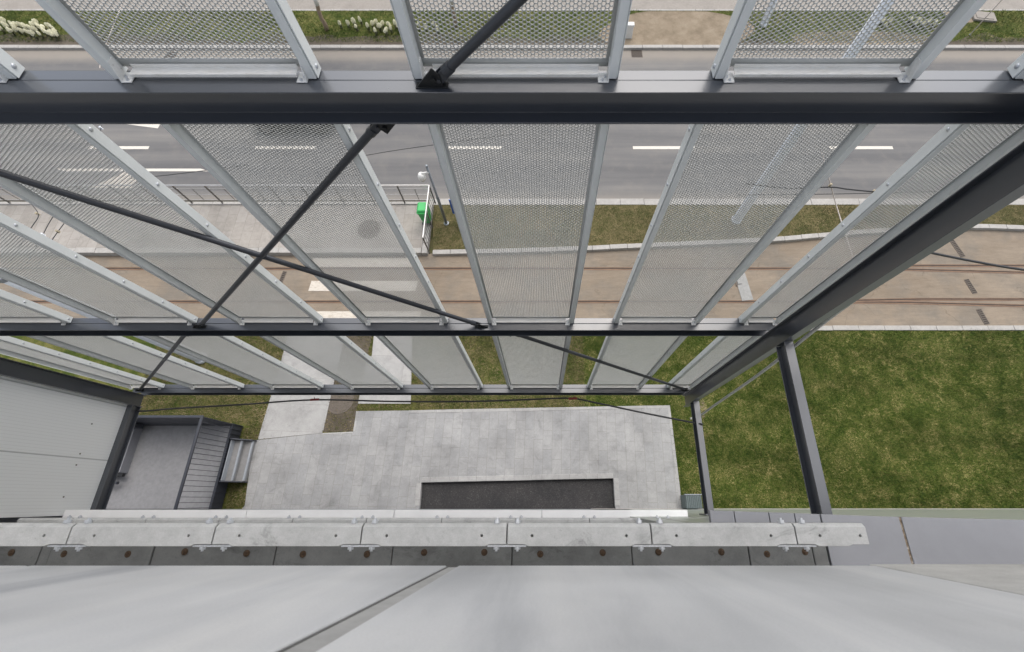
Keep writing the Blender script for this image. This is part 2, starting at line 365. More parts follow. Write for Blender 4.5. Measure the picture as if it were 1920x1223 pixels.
def soil(px0, px1, py0, py1, m, label, z=.086):
    a = at(px0,(py0+py1)/2,.08); b = at(px1,(py0+py1)/2,.08); y0, y1 = gy(py1,.08), gy(py0,.08)
    p = blob((a[0]+b[0])/2, (y0+y1)/2, (b[0]-a[0])/2, (y1-y0)/2)
    p = [(x, min(max(y, FK1+.03), FP-.03)) for x, y in p]
    SOILS.append(p); tag(MB().prism(p, .02, z).build('soil_patch', m), label, 'soil', kind='structure')
soil(1120, 1400, 14, 92, M['soil'], 'bare sandy soil patch in the grass strip beside the white bollard')
soil(20, 300, 62, 92, M['dark_soil'], 'dark earth under the cream flowers at the corner of the verge', .084)
soil(1770, 1842, 6, 46, M['soil'], 'sandy soil around the square concrete cover', .084)
soil(640, 1010, 66, 90, M['dark_soil'], 'earth strip along the far kerb below the middle flower bed', .084)
soil(1480, 1760, 60, 92, M['soil'], 'thin sandy soil along the far kerb behind the pole', .083)
xs_ = [XL+(XR-XL)*k/280 for k in range(281)]
es = MB(); top_ = [(x, FK1+.55+.22*math.sin(x*.9)+.16*math.sin(x*2.3+1)+.1*math.sin(x*5.1)+random.uniform(-.05,.05)) for x in xs_]
for a, b in zip(top_[:-1], top_[1:]): es.add([(a[0],FK1,.0825),(b[0],FK1,.0825),(b[0],b[1],.0825),(a[0],a[1],.0825)], [(0,1,2,3)])
tag(es.build('earth_strip', M['dark_soil']), 'uneven strip of bare earth along the far kerb', 'soil', kind='structure')
# near road kerb + platform + median
NK1 = ROAD0; NK0 = gy(384,.12)
kerb('kerb', [(gx(806,380),NK1),(40,NK1)], NK1-NK0, .12, M['kerb'], 'pale kerb between the road and the grass median', side=-1)
PLX = gx(806, 420, .2); PY1 = gy(384,.2); PY0 = gy(474,.22)
sheet('platform', [(XL,PY0+.24),(PLX-.22,PY0+.24),(PLX-.22,PY1-.02),(XL,PY1-.02)], .2, M['platform_tile'], 'beige tiled tram stop platform behind the railing', 'platform', .5)
kerb('kerb', [(-40,PY0),(PLX-.22,PY0)], .235, .215, M['kerb'], 'pale edge stones of the tram platform beside the track', seg=.8)
kerb('kerb', [(-40,PY1-.01),(PLX-.22,PY1-.01)], .14, .24, M['kerb'], 'grey kerb under the tram stop railing along the road', side=1, seg=1.5)
kerb('kerb', [(PLX-.21,PY0),(PLX-.21,NK0)], .22, .19, M['kerb'], 'pale edging between the platform end and the grass median', side=-1, seg=.5)
edge_px = [(812,480),(900,478.5),(1000,476),(1110,472),(1210,467),(1300,463),(1380,459.5),(1452,456),(1555,447),(1640,440),(1740,434),(1829,431),(1920,434),(2150,446)]
edge = [at(x,y,.0) for x, y in edge_px]
med = [(x,y+.2) for x,y in edge]+[(edge[-1][0],NK0),(PLX,NK0)]
MED = med
sheet('median', med, .1, M['dry_lawn'], 'grass median between the road and the tram track', 'grass median')
kerb('kerb', edge, .2, .14, M['kerb'], 'curved white kerb of the grass median along the tram track', seg=.7)
TB1 = max(PY0, edge[0][1]); TB0 = gy(613,.0)
sheet('tram_track_bed', [(XL,TB0),(XR,TB0),(XR,PY0+1.6),(PLX+.3,PY0+1.6),(PLX+.3,PY0+.1),(XL,PY0+.1)], -.004, M['track'], 'sandy beige track bed with two tram rails', 'tram track', .35)
LK0 = gy(619.5,.1)
kerb('kerb', [(-40,LK0),(gx(485,616),LK0)], TB0-LK0+.01, .11, M['kerb'], 'pale kerb between the track bed and the lawn by the landing', seg=1)
kerb('kerb', [(gx(785,616),LK0),(45,LK0)], TB0-LK0+.01, .11, M['kerb'], 'white kerb between the tram track and the wide lawn', seg=.95)
# tram rails (grooved)
def rail(pts, label):
    mb = MB(); 
    for (a, b) in zip(pts[:-1], pts[1:]):
        mb.add([(a[0],a[1]-.075,.004),(b[0],b[1]-.075,.004),(b[0],b[1]-.022,.006),(a[0],a[1]-.022,.006)],[(0,1,2,3)])
        mb.add([(a[0],a[1]+.022,.006),(b[0],b[1]+.022,.006),(b[0],b[1]+.05,.004),(a[0],a[1]+.05,.004)],[(0,1,2,3)])
        mb.add([(a[0],a[1]-.022,.006),(b[0],b[1]-.022,.006),(b[0],b[1]-.016,-.02),(a[0],a[1]-.016,-.02)],[(0,1,2,3)])
        mb.add([(a[0],a[1]+.016,-.02),(b[0],b[1]+.016,-.02),(b[0],b[1]+.022,.006),(a[0],a[1]+.022,.006)],[(0,1,2,3)])
    o = mb.build('tram_rail', M['rail_steel']); tag(o, label, 'rail', kind='structure')
    gm = MB()
    for (a, b) in zip(pts[:-1], pts[1:]):
        gm.add([(a[0],a[1]-.022,.001),(b[0],b[1]-.022,.001),(b[0],b[1]+.022,.001),(a[0],a[1]+.022,.001)],[(0,1,2,3)])
    gm.build('groove', M['groove'], o)
Y1, Y2 = gy(503.5), gy(565.5)
rail([(-60,Y1),(gx(1560,503),Y1),(gx(1700,503),Y1-.04),(60,Y1-1.4)], 'rusty grooved tram rail nearer the platform')
rail([(-60,Y2),(gx(1500,565),Y2),(gx(1700,565),Y2-.04),(60,Y2-1.4)], 'rusty grooved tram rail nearer the lawn')
rail([(gx(1585,501),Y1+.03),(gx(1720,500),Y1+.13),(60,Y1+.15)], 'second rail splitting off beside the rail nearer the platform')
rail([(gx(1590,563),Y2+.04),(gx(1720,563),Y2+.10),(60,Y2+.1)], 'second rail splitting off beside the rail nearer the lawn')
# markings
def mark(px0, px1, py0, py1, name='lane_marking', m='marking', label='', skew=0):
    a = at(px0,py1); b = at(px1,py1); y1 = gy(py0)
    o = MB().add([(a[0],a[1],.005),(b[0],b[1],.005),(b[0]-skew,y1,.005),(a[0]-skew,y1,.005)],[(0,1,2,3)]).build(name, M[m])
    tag(o, label, 'road marking', 'white dashes of the lane line' if name == 'lane_marking' else None, 'structure')
for i, (a, b) in enumerate([(-150,-40),(163,278),(478,592),(838,940),(1187,1303),(1556,1675),(1920,2035)]):
    mark(a, b, 274.5, 280, label='one white dash of the broken lane line on the road')
mark(120, 392, 316.5, 321.5, 'edge_line', label='longer white line on the road below the lane dashes', skew=.4)
o = MB().prism([at(228,232),at(303,229),at(296,241),at(262,236.5)], .001, .005).build('arrow_marking', M['marking']); tag(o, 'white painted wedge on the road under the dark girder', 'road marking', kind='structure')
o = MB().prism([at(170,352),at(236,322),at(262,334),at(246,353)], .001, .005).build('arrow_marking', M['crosswalk']); tag(o, 'worn pale painted patch on the road by the railing', 'road marking', kind='structure')
for py0, py1, a, b in ((484,501,582,772),(527,546,578,779),(584,599,574,786)):
    mark(a, b, py0, py1, 'crosswalk_bar', 'crosswalk', 'worn white crossing bar on the tram track', -.04)
# near ground: lawn, paths, paving
GZ = .06
lawn_poly = [(-45,LK0),(45,LK0),(45,-.27),(-45,-.27)]

def G(x, y): return at(x, y, GZ+.03)
pathL = [G(548,608),G(707,608),G(690,668),G(672,668),G(640,690)]
path_left = [G(541,612),G(655,612),G(606,811),G(484,824),G(476,838),G(487,812)]
path_left = [G(545,610),G(650,610),G(617,752),G(604,812),G(484,824),G(503,764)]
path_right = [G(703,610),G(772,610),G(772,668),G(770,757),G(671,757),G(689,668),G(697,668)]
terrace = [G(475,826),G(604,812.5),G(605,811.5),G(662,809.5),G(668,771),G(766,770),G(830,768),G(1256,760),G(1279,948),(gx(1283,1000),-.27),(gx(446,1000),-.27),G(459,948)]
sheet('path', path_left, GZ+.03, M['slabs'], 'pale slab path leading from the terrace to the tram crossing', 'path', .2)
sheet('path', path_right, GZ+.03, M['slabs'], 'second pale path of slabs beside the strip of soil', 'path', .2)
island = [G(651,610),G(702,610),G(688,668),G(677,700),G(671,757),G(667,771),G(661,809),G(606,810),G(618,752)]
sheet('soil_strip', island, GZ+.012, M['dark_soil'], 'narrow strip of soil and weeds between the two slab paths', 'soil', .2)
PIT = [G(790,905),G(1150,897),G(1153,949),(gx(1157,1000),-.27),(gx(783,1000),-.27),G(787,949)]
# paved terrace with a recess left open for the pit
lx0, lx1, ly = PIT[0][0]-.15, PIT[1][0]+.15, PIT[1][1]+.12
lw = MB(); lw.prism([(-45,LK0),(45,LK0),(45,-.27),(lx1,-.27),(lx1,ly),(lx0,ly),(lx0,-.27),(-45,-.27)], GZ-.4, GZ)
tag(lw.build('lawn', M['lawn']), 'wide green lawn with straw patches between the track and the building', 'lawn', kind='structure')
ter = [terrace[0],terrace[1],terrace[3],terrace[4],terrace[5],terrace[6],terrace[7],terrace[8],terrace[9],(PIT[3][0],-.27),PIT[2],PIT[1],PIT[0],PIT[5],(PIT[4][0],-.27),terrace[10],terrace[11]]
TZ = GZ+.035
sheet('terrace', ter, TZ, M['paver'], 'grey granite paved terrace along the building', 'terrace', .6)
sheet('pit_floor', [(p[0]+(.02 if i in (0,5,4) else -.02)*0,p[1]) for i,p in enumerate(PIT)], -.045, M['pit'], 'dark tar and gravel floor of the recess in the terrace', 'pit floor', .01)
def strip(a, b, w, z, name, m, label, side=1, seg=.9):
    kerb(name, [a,b], w, z, m, label, seg=seg, side=side, z0=-.2)
strip(PIT[0],PIT[1],.16,TZ+.012,'border_stones',M['granite_edge'],'row of edge stones along the street side of the dark recess')
strip(PIT[5],PIT[0],.16,TZ+.012,'border_stones',M['granite_edge'],'edge stones at one short end of the dark recess')
strip(PIT[1],PIT[2],.16,TZ+.012,'border_stones',M['granite_edge'],'edge stones at the other short end of the dark recess near the open lawn', side=1)
strip(terrace[7],terrace[8],.09,TZ+.008,'border_stones',M['granite_edge'],'thin edging between the terrace and the lawn',side=-1)
strip(terrace[5],terrace[7],.10,TZ+.008,'border_stones',M['granite_edge'],'thin edging along the street side of the terrace',side=-1)
strip(terrace[4],terrace[3],.07,TZ+.008,'border_stones',M['granite_edge'],'thin edging beside the strip of soil',side=1)
strip(G(604,812),G(662,809.5),.06,TZ+.006,'border_stones',M['granite_edge'],'thin edging at the end of the strip of soil',side=-1)
strip(G(650,610),G(606,808),.06,TZ+.004,'border_stones',M['granite_edge'],'thin edging between the slab path and the strip of soil',side=-1)
strip(G(548,610),G(484,822),.05,TZ+.004,'border_stones',M['granite_edge'],'thin edging between the slab path and the lawn by the landing',side=1)
# mud patch under the frame corner
o = MB().prism(blob(*G(1311,761), .26,.38), .0, GZ+.004).build('soil_patch', M['soil']); tag(o,'small bare soil patch in the lawn under the frame corner','soil',kind='structure')
# ------------------------------------------------------------------ grass blades (stuff)
def inside(P, X, Y):
    r = np.zeros(len(X), bool); n = len(P)
    for i in range(n):
        x1,y1 = P[i]; x2,y2 = P[(i+1)%n]
        if y1 == y2: continue
        c = ((y1 > Y) != (y2 > Y)) & (X < (x2-x1)*(Y-y1)/(y2-y1)+x1); r ^= c
    return r
def grass(name, box, z, dens, m, inc, exc, label, ln=(.06,.14), w=.007, tuft=0):
    x0,x1,y0,y1 = box; n = int((x1-x0)*(y1-y0)*dens)
    X = RS.uniform(x0,x1,n); Y = RS.uniform(y0,y1,n)
    k = np.ones(n,bool)
    if inc: k &= inside(inc,X,Y)
    for e in exc: k &= ~inside(e,X,Y)
    X,Y = X[k],Y[k]; n = len(X)
    patch = np.sin(X*1.7+np.sin(Y*2.1)*1.3)+np.sin(Y*2.9+X*.6)
    a = RS.uniform(0,2*np.pi,n)+.6*patch; L = RS.uniform(ln[0],ln[1],n)*(1+.18*patch); el = RS.uniform(.15,1.15,n)
    dx,dy,dz = np.cos(a)*np.cos(el)*L, np.sin(a)*np.cos(el)*L, np.sin(el)*L*.8
    px,py = -np.sin(a)*w, np.cos(a)*w
    V = np.empty((n,3,3)); V[:,0] = np.stack([X-px,Y-py,np.full(n,z)],1); V[:,1] = np.stack([X+px,Y+py,np.full(n,z)],1); V[:,2] = np.stack([X+dx,Y+dy,z+dz],1)
    o = fast_mesh(name, V.reshape(-1,3), np.arange(3*n).reshape(-1,3), m)
    return tag(o, label, 'grass', kind='stuff')
EXC = [terrace, path_left, path_right, island, PIT]
LAND = [(gx(505,950),-.3),(gx(505,950),3),(-20,3),(-20,-.3)]
grass('grass', (1.5,17.6,-.25,LK0), GZ, 1900, M['blade'], None, EXC, 'green grass blades of the wide lawn with straw tufts', (.06,.13), .0095)
grass('grass', (-14,1.5,-.25,LK0), GZ, 1400, M['dry_blade'], None, EXC+[[(-20,-.3),(-10.0,-.3),(-10.0,2.4),(-20,2.4)]], 'short mixed green and dry grass by the paths', (.05,.12), .0095)
grass('grass', (PLX,24,edge[0][1]-.2,NK0), .1, 900, M['dry_blade'], [(x,y+.02) for x,y in med], [], 'short dry grass on the median', (.05,.11), .008)
grass('grass', (-30,30,FK1+.25,FP), .08, 520, M['blade'], None, SOILS[:1]+SOILS[2:3], 'patchy grass on the verge beyond the road', (.07,.16), .011)
n_ = [p for p in island]
grass('weeds', (min(p[0] for p in island),max(p[0] for p in island),min(p[1] for p in island),max(p[1] for p in island)), GZ, 800, M['dry_blade'], island, [], 'sparse weeds in the strip of soil between the paths', (.05,.12), .01)
# ------------------------------------------------------------------ steel frame
D1, D2, D3 = 1.71, 5.265, 8.82; D0 = D1-3.555
LV = [H-D0, H-D1, H-D2, H-D3]
YI = 2.052                               # inner edge of the girder top
XA, XB = -8.47, 3.06
fr = thing('steel_framework', 'dark grey steel frame of girders, posts and crossed rods carrying the screens', 'steel frame', (0,YI,0))
def ibeam_x(x0, x1, y0, zt, h=.215, w=.092, tf=.011, tw=.009):
    m = MB(); prof = [(y0,zt),(y0+w,zt),(y0+w,zt-h),(y0,zt-h),(y0,zt-h+tf),(y0+w-tw,zt-h+tf),(y0+w-tw,zt-tf),(y0,zt-tf)]; n = len(prof)
    return m.add([(x,y,z) for x in (x0,x1) for y,z in prof], [tuple(range(n)),tuple(range(2*n-1,n-1,-1))]+[(k,n+k,n+(k+1)%n,(k+1)%n) for k in range(n)])
for i, z in enumerate(LV):
    x1 = XB if i > 1 else 6.5
    x0 = XA if i > 1 else XA
    o = ibeam_x(x0, x1, YI, z).build('girder', M['steel'], fr, bevel=.003)
    MB().box(x0, x1, YI+.096, YI+.178, z-.10, z-.003).build('outer_rail', M['steel'], o, bevel=.006)
def ibeam_z(xc, y0, y1, z0, z1, w=.11, tf=.012, tw=.009):
    m = MB(); m.box(xc-w/2,xc+w/2,y0,y0+tf,z0,z1); m.box(xc-tw/2,xc+tw/2,y0+tf,y1-tf,z0,z1); m.box(xc-w/2,xc+w/2,y1-tf,y1,z0,z1); return m
PX1, PX0 = 3.015, -8.41
for xc in (PX0, PX1):
    ibeam_z(xc, 1.80, 2.045, LV[3]-.22, LV[0]+.0).build('post', M['steel'], fr, bevel=.003)
def ibeam_y(xc, y0, y1, zt, h=.21, w=.11, tf=.012, tw=.009):
    m = MB(); m.box(xc-w/2,xc+w/2,y0,y1,zt-tf,zt); m.box(xc-tw/2,xc+tw/2,y0,y1,zt-h+tf,zt-tf); m.box(xc-w/2,xc+w/2,y0,y1,zt-h,zt-h+tf); return m
for xc, D in ((PX1,4.98),(PX1,8.39),(PX1,1.43),(PX0,8.80),(PX0,5.2)):
    o = ibeam_y(xc, -.255, 1.797, H-D).build('strut', M['steel'], fr, bevel=.003)
    p = MB().box(xc-.12,xc+.12,-.255,-.232,H-D-.30,H-D+.06)
    p.build('end_plate', M['steel'], o, bevel=.003)
# gusset corner at strut-post joint
def rod(name, x0, z0, x1, z1):
    a = Vector((x0,YI+.066,z0)); b = Vector((x1,YI+.066,z1)); d = (b-a).normalized()
    p0, p1 = a+d*.16, b-d*.13
    o = MB().tube([p0,p0+d*.002,p1-d*.002,p1], .0265, 18).build(name, M['brace'], fr, smooth=False)
    for f in o.data.polygons: f.use_smooth = len(f.vertices) == 4
    for p, s in ((p0,-1),(p1,1)):
        ends = MB()
        ends.tube([p-d*s*.03, p+d*s*.02], .032, 18)
        q = p+d*s*.02
        n = Vector((d.z,0,-d.x))
        for sy in (-1,1):
            y0, y1 = (sy*.012, sy*.022) if sy > 0 else (sy*.022, sy*.012)
            c = [q-n*.028, q+n*.028, q+d*s*.08+n*.028, q+d*s*.08-n*.028]
            vs = [(v.x, YI+.066+y, v.z) for y in (y0,y1) for v in c]
            ends.add(vs, [(0,1,2,3),(7,6,5,4),(0,4,5,1),(1,5,6,2),(2,6,7,3),(3,7,4,0)])
        e = q+d*s*.05
        ends.tube([(e.x,YI+.03,e.z),(e.x,YI+.095,e.z)], .012, 6)
        ends.build('clevis', M['brace'], o, bevel=.002)
    return o
def gusset(x, z, up, lean):
    """triangular plate standing on (or hanging under) a girder; lean = side the rod comes from"""
    m = MB(); y0, y1 = YI+.036, YI+.047; s = 1 if up else -1
    tri = [(x-.085,z),(x+.085,z),(x+.075*lean*.6+.035,z+s*.15),(x+.075*lean*.6-.035,z+s*.15)]
    tri = [(x-.085,z),(x+.060,z),(x+.058,z+s*.07),(x+.020,z+s*.11)] if lean > 0 else [(x-.060,z),(x+.085,z),(x-.020,z+s*.11),(x-.058,z+s*.07)]
    vs = [(a,y,b) for y in (y0,y1) for a,b in tri]
    m.add(vs, [(0,1,2,3),(7,6,5,4),(0,4,5,1),(1,5,6,2),(2,6,7,3),(3,7,4,0)])
    if up: m.box(x-.088,x+.088,YI+.028,YI+.075,z,z+.006)
    o = m.build('gusset', M['gusset'], fr, bevel=.002)
    b = MB(); b.tube([(x+.02*lean,YI+.018,z+s*.055),(x+.02*lean,YI+.0365,z+s*.055)], .014, 6)
    b.build('bolt', M['gusset'], o)
stepx = (XB+.0-XA)/3
XP = [3.06+.19, -.60, -4.48, -8.33]
XQ = [-8.47, -4.62, -.79, 2.98]
for i in range(3):
    zt, zb = LV[i]-.215, LV[i+1]
    # rod falling towards the landing, and its mirror
    xt = XP[i]-.33 if i else XP[i]; xb = XP[i+1]
    rod('brace_rod', xt, zt, xb, zb)
    if i: gusset(xt, zt, False, -1)
    gusset(xb, zb, True, 1)
    xt = XQ[i]+.34 if i else XQ[i]; xb = XQ[i+1]
    rod('brace_rod', xt, zt, xb, zb)
    if i: gusset(xt, zt, False, 1)
    gusset(xb, zb, True, -1)
# ------------------------------------------------------------------ perforated panels
PIT_P = .0222; RH = .0093; TT = .0036
def perforated(w, h, name, parent):
    """hexagonal sheet with round holes, in the XZ plane, centred in x, bottom at z=0, thickness TT around y=0"""
    p = PIT_P; cw = p*math.sqrt(3)/2
    bot = .045; side = .02
    nc = int((w-2*side-2*p/math.sqrt(3))/cw)+1; nr = int((h-bot-.05)/p)
    xs = (np.arange(nc)-(nc-1)/2)*cw
    C = np.array([(x, bot+p*.6+r*p+(p/2 if c%2 else 0)) for c, x in enumerate(xs) for r in range(nr)])
    hexa = np.array([(p/math.sqrt(3)*math.cos(R(60*k)), p/math.sqrt(3)*math.sin(R(60*k))) for k in range(6)])
    circ = np.array([(RH*math.cos(R(30*k)), RH*math.sin(R(30*k))) for k in range(12)])
    loc = np.concatenate([hexa, circ]); n = len(C)
    P2 = (C[:,None,:]+loc[None]).reshape(-1,2)
    key = np.round(P2*1e5).astype(np.int64); uq, inv = np.unique(key, axis=0, return_inverse=True); inv = inv.reshape(-1)
    U = uq/1e5; nu = len(U)
    tri = []
    for k in range(6):
        h0, h1 = k, (k+1)%6; c0, c1, c2 = 6+2*k, 6+2*k+1, 6+(2*k+2)%12
        tri += [(h0,h1,c1),(h0,c1,c0),(h1,c2,c1)]
    tri = np.array(tri); base = (np.arange(n)*18)[:,None,None]
    T = inv[(base+tri[None]).reshape(-1,3)]
    front = T; back = T[:,::-1]+nu
    w_ = []
    for k in range(12):
        a, b = 6+k, 6+(k+1)%12
        w_ += [(a,b)]
    w_ = np.array(w_); W = inv[((np.arange(n)*18)[:,None,None]+w_[None]).reshape(-1,2)]
    walls = np.concatenate([np.stack([W[:,0],W[:,1],W[:,1]+nu],1), np.stack([W[:,0],W[:,1]+nu,W[:,0]+nu],1)])
    V = np.concatenate([np.stack([U[:,0],np.full(nu,-TT/2),U[:,1]],1), np.stack([U[:,0],np.full(nu,TT/2),U[:,1]],1)])
    Fc = np.concatenate([front, back, walls])
    # solid margins, a hair thicker so nothing is coplanar
    t2 = TT/2+.0004; zt = bot+p*.6+nr*p-.002
    xin = xs[-1]+RH+.0012
    ex = MB(); ex.box(-w/2,w/2,-t2,t2,0,bot-.001+p*.6-RH-.001); ex.box(-w/2,w/2,-t2,t2,zt,h)
    zb = bot-.001+p*.6-RH-.001
    ex.box(-w/2,-xin,-t2,t2,zb,zt); ex.box(xin,w/2,-t2,t2,zb,zt)
    ev = np.array(ex.v); ef = []
    for f in ex.f: ef += [(f[0],f[1],f[2]),(f[0],f[2],f[3])]
    Fc = np.concatenate([Fc, np.array(ef)+len(V)]); V = np.concatenate([V, ev])
    return fast_mesh(name, V, Fc, M['sheet'], parent)
PH = 3.555-.215-.045
def make_panel(w, lb=True, rb=True):
    r = thing('perforated_screen', '', 'screen panel', (0,0,0), group='perforated screen panels on the steel frame')
    sh = perforated(w-.085, PH-.06, 'perforated_sheet', r); sh.location = (0,.066,.03)
    for s in (-1,1):
        m = MB(); xo = s*w/2
        def bx(a, b, y0, y1, z0, z1): m.box(min(xo-s*a,xo-s*b), max(xo-s*a,xo-s*b), y0, y1, z0, z1)
        bx(.010,.055,.0,.083,.004,PH); bx(0,.0045,.007,.086,.002,PH); bx(.004,.0105,.014,.078,.006,PH-.002)
        o = m.build('stile', M['panel'], r, local=True, bevel=.0015)
        x = xo; b0 = None
        for k in range(7):
            if b0 is None:
                b0 = MB().lathe([(.0135,-.001),(.0130,.004),(.008,.0075),(.002,.009)], (0,0,0), 12).build('bolt', M['zinc'], o, local=True, smooth=True); b1 = b0; b1.rotation_euler = (0,s*R(90),0)
            else:
                b1 = b0.copy(); COL.objects.link(b1)
            b1.location = (x,.048,.045+k*.52)
    iw = w/2-.055
    m = MB(); m.box(-iw+.055,iw-.055,.002,.060,.026,.030); m.box(-iw+.055,iw-.055,.056,.060,.030,.05); m.box(-iw+.055,iw-.055,.002,.005,.012,.026)
    m.build('bottom_rail', M['rail'], r, local=True, bevel=.0015)
    m = MB(); m.box(-iw,iw,.004,.083,PH-.035,PH-.002); m.build('top_rail', M['panel'], r, local=True)
    for s in (-1,1):
        m = MB()
        a, b = sorted((s*iw, s*(iw-.058))); m.box(a,b,-.028,.05,.0015,.007)
        a, b = sorted((s*iw, s*(iw-.006))); 
        vs = [(x,y,z) for x in (a,b) for y,z in ((-.026,.007),(.05,.007),(.05,.10),(.006,.10))]
        m.add(vs, [(0,1,2,3),(7,6,5,4),(0,4,5,1),(1,5,6,2),(2,6,7,3),(3,7,4,0)])
        o = m.build('bracket', M['bracket'], r, local=True, bevel=.0015)
        for dx, dy in ((.018,.012),(.034,-.010)):
            MB().lathe([(.0085,.006),(.0085,.013),(.0045,.0135),(.0045,.018)], (s*(iw-dx),dy,0), 8).build('bolt', M['zinc'], o, local=True)
    return r
PW = 1.13
PYB = YI+.098
full = make_panel(PW); 
endw_r = 3.14-2.595; endw_l = 8.60-7.84
pr = make_panel(endw_r); pl_ = make_panel(endw_l)
cen = [-.144+1.652*k for k in range(-4,2)]
ORD = ['next to the narrow end panel by the clad wall','second','third','fourth','fifth','sixth']
rows = {1:'upper row above the first girder', 2:'middle row between the two upper girders', 3:'lowest row above the bottom girder'}
place = ['next to the narrow one by the wing','second full one from the clad wing','third full one from the clad wing',
         'third full one from the lawn end','second full one from the lawn end','next to the narrow one by the lawn']
used = {'f':False,'l':False,'r':False}
def put(proto, key, x, lv, label):
    o = proto if not used[key] else copy_tree(proto); used[key] = True
    o.location = (x, PYB, LV[lv]); o['label'] = label
rn = {1:'upper row', 2:'middle row', 3:'lowest row'}
for lv in (1,2,3):
    for k, x in enumerate(cen):
        put(full,'f', x, lv, f'perforated panel in the {rn[lv]}, {place[k]}')
    put(pr,'r', (2.595+3.14)/2, lv, f'narrow perforated end panel in the {rn[lv]} beside the post by the lawn')
    if lv > 1: put(pl_,'l', -(8.60+7.84)/2, lv, f'narrow perforated end panel in the {rn[lv]} beside the clad wing')
# beyond the post the upper girder goes on and carries one more panel
put(full,'f', cen[-1]+1.652*2, 1, 'pale grey perforated panel in the upper row, beyond the end post at the frame edge')
# ------------------------------------------------------------------ building
bd = thing('building', 'pale concrete building with bolted precast ledges seen steeply from its roof edge', 'building', (0,-.3,0))
MB().box(-16,18,-12,-.80,0,H-.75).build('core_wall', M['concrete_side'], bd)
MB().box(-16,18,-12,-.80,H-.74,H-.70).build('roof', M['concrete_step'], bd)
# wall below the lower sill
MB().box(-16,2.7,-.80,-.27,-.2,H-8.42).build('lower_wall', M['coping'], bd)
MB().box(1.55,18,-.80,-.27,-.2,H-4.80).build('glazed_wall', M['glazing'], bd)
MB().box(1.55,18,-.272,-.255,GZ-.1,GZ+.10).build('plinth', M['kerb'], bd)
# upper concrete wall panels
def wallpanel(x0, x1, yf, m, zb):
    o = MB().box(x0,x1,yf-.18,yf,H-zb,H-.42).build('wall_panel', M[m], bd, bevel=.005); return o
def xz_prism(poly, y0, y1):
    n = len(poly)
    return MB().add([(x,y1,z) for x,z in poly]+[(x,y0,z) for x,z in poly], [tuple(range(n)), tuple(range(2*n-1,n-1,-1))]+[(k,n+k,n+(k+1)%n,(k+1)%n) for k in range(n)])
def jl(D): return -.426-(2.2-D)*.083       # the joint leans a little and opens upwards
def jr(D): return -.373-(2.2-D)*.058
wallpanel(-5.6,-2.30,-.273,'concrete_wall',2.2)
zb_, zt_ = H-2.2, H-.42
xz_prism([(-2.285,zb_),(jl(2.2),zb_),(jl(.42),zt_),(-2.285,zt_)], -.453, -.273).build('wall_panel', M['concrete_wall'], bd, bevel=.005)
xz_prism([(jr(2.2),zb_),(1.49,zb_),(1.49,zt_),(jr(.42),zt_)], -.453, -.273).build('wall_panel', M['concrete_wall'], bd, bevel=.005)
wallpanel(1.506,5.2,-.2745,'concrete_side',2.26)
MB().box(1.4905,1.5055,-.46,-.2765,H-2.202,H-.45).build('joint_strip', M['shade_dark'], bd)  # almost flush dark filler, paints the shadow of the open seam
wallpanel(5.22,9,-.2745,'concrete_side',2.26)
xz_prism([(jl(2.2)+.0008,zb_-.003),(jl(2.2)+.0055,zb_-.003),(jl(.45)+.0065,zt_-.03),(jl(.45)+.0008,zt_-.03)], -.345, -.2775).build('joint_shadow_fill', M['gap'], bd)  # thin dark filler painting the joint's shadow line
xz_prism([(jl(2.2)+.006,zb_-.003),(jr(2.2)-.0004,zb_-.003),(jr(.45)-.0004,zt_-.03),(jl(.45)+.007,zt_-.03)], -.345, -.2800).build('joint_strip', M['sealant'], bd, bevel=.003)
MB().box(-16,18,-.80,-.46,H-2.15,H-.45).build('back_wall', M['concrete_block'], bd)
MB().box(-16,18,-.80,-.27+.0,H-.42,H-.40).build('parapet_cap', M['coping'], bd)
# recessed blocks with rusty anchors
def X47(px): return (px-CX)/F/1.125*4.7
js = [-5.9,-4.75]+[X47(v) for v in (72,285,515,735,960,1185,1405,1525)]
js = sorted(js)+[2.760]
anch = [X47(v) for v in (-100,20,120,240,345,462,568,688,795,908,1013,1130,1235,1353,1438,1510)]
for a, b in zip(js[:-1], js[1:]):
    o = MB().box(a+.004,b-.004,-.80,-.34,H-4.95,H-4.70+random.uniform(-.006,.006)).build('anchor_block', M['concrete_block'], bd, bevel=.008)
    for x in anch:
        if a < x < b:
            MB().lathe([(.031,0),(.031,.004),(.022,.006),(.018,.010)], (x,-.475+random.uniform(-.012,.012),H-4.698), 14).build('anchor', M['rust'], o)
            MB().lathe([(.011,0),(.011,.016)], (x,-.475,H-4.698), 8).build('anchor_pin', M['rust'], o)
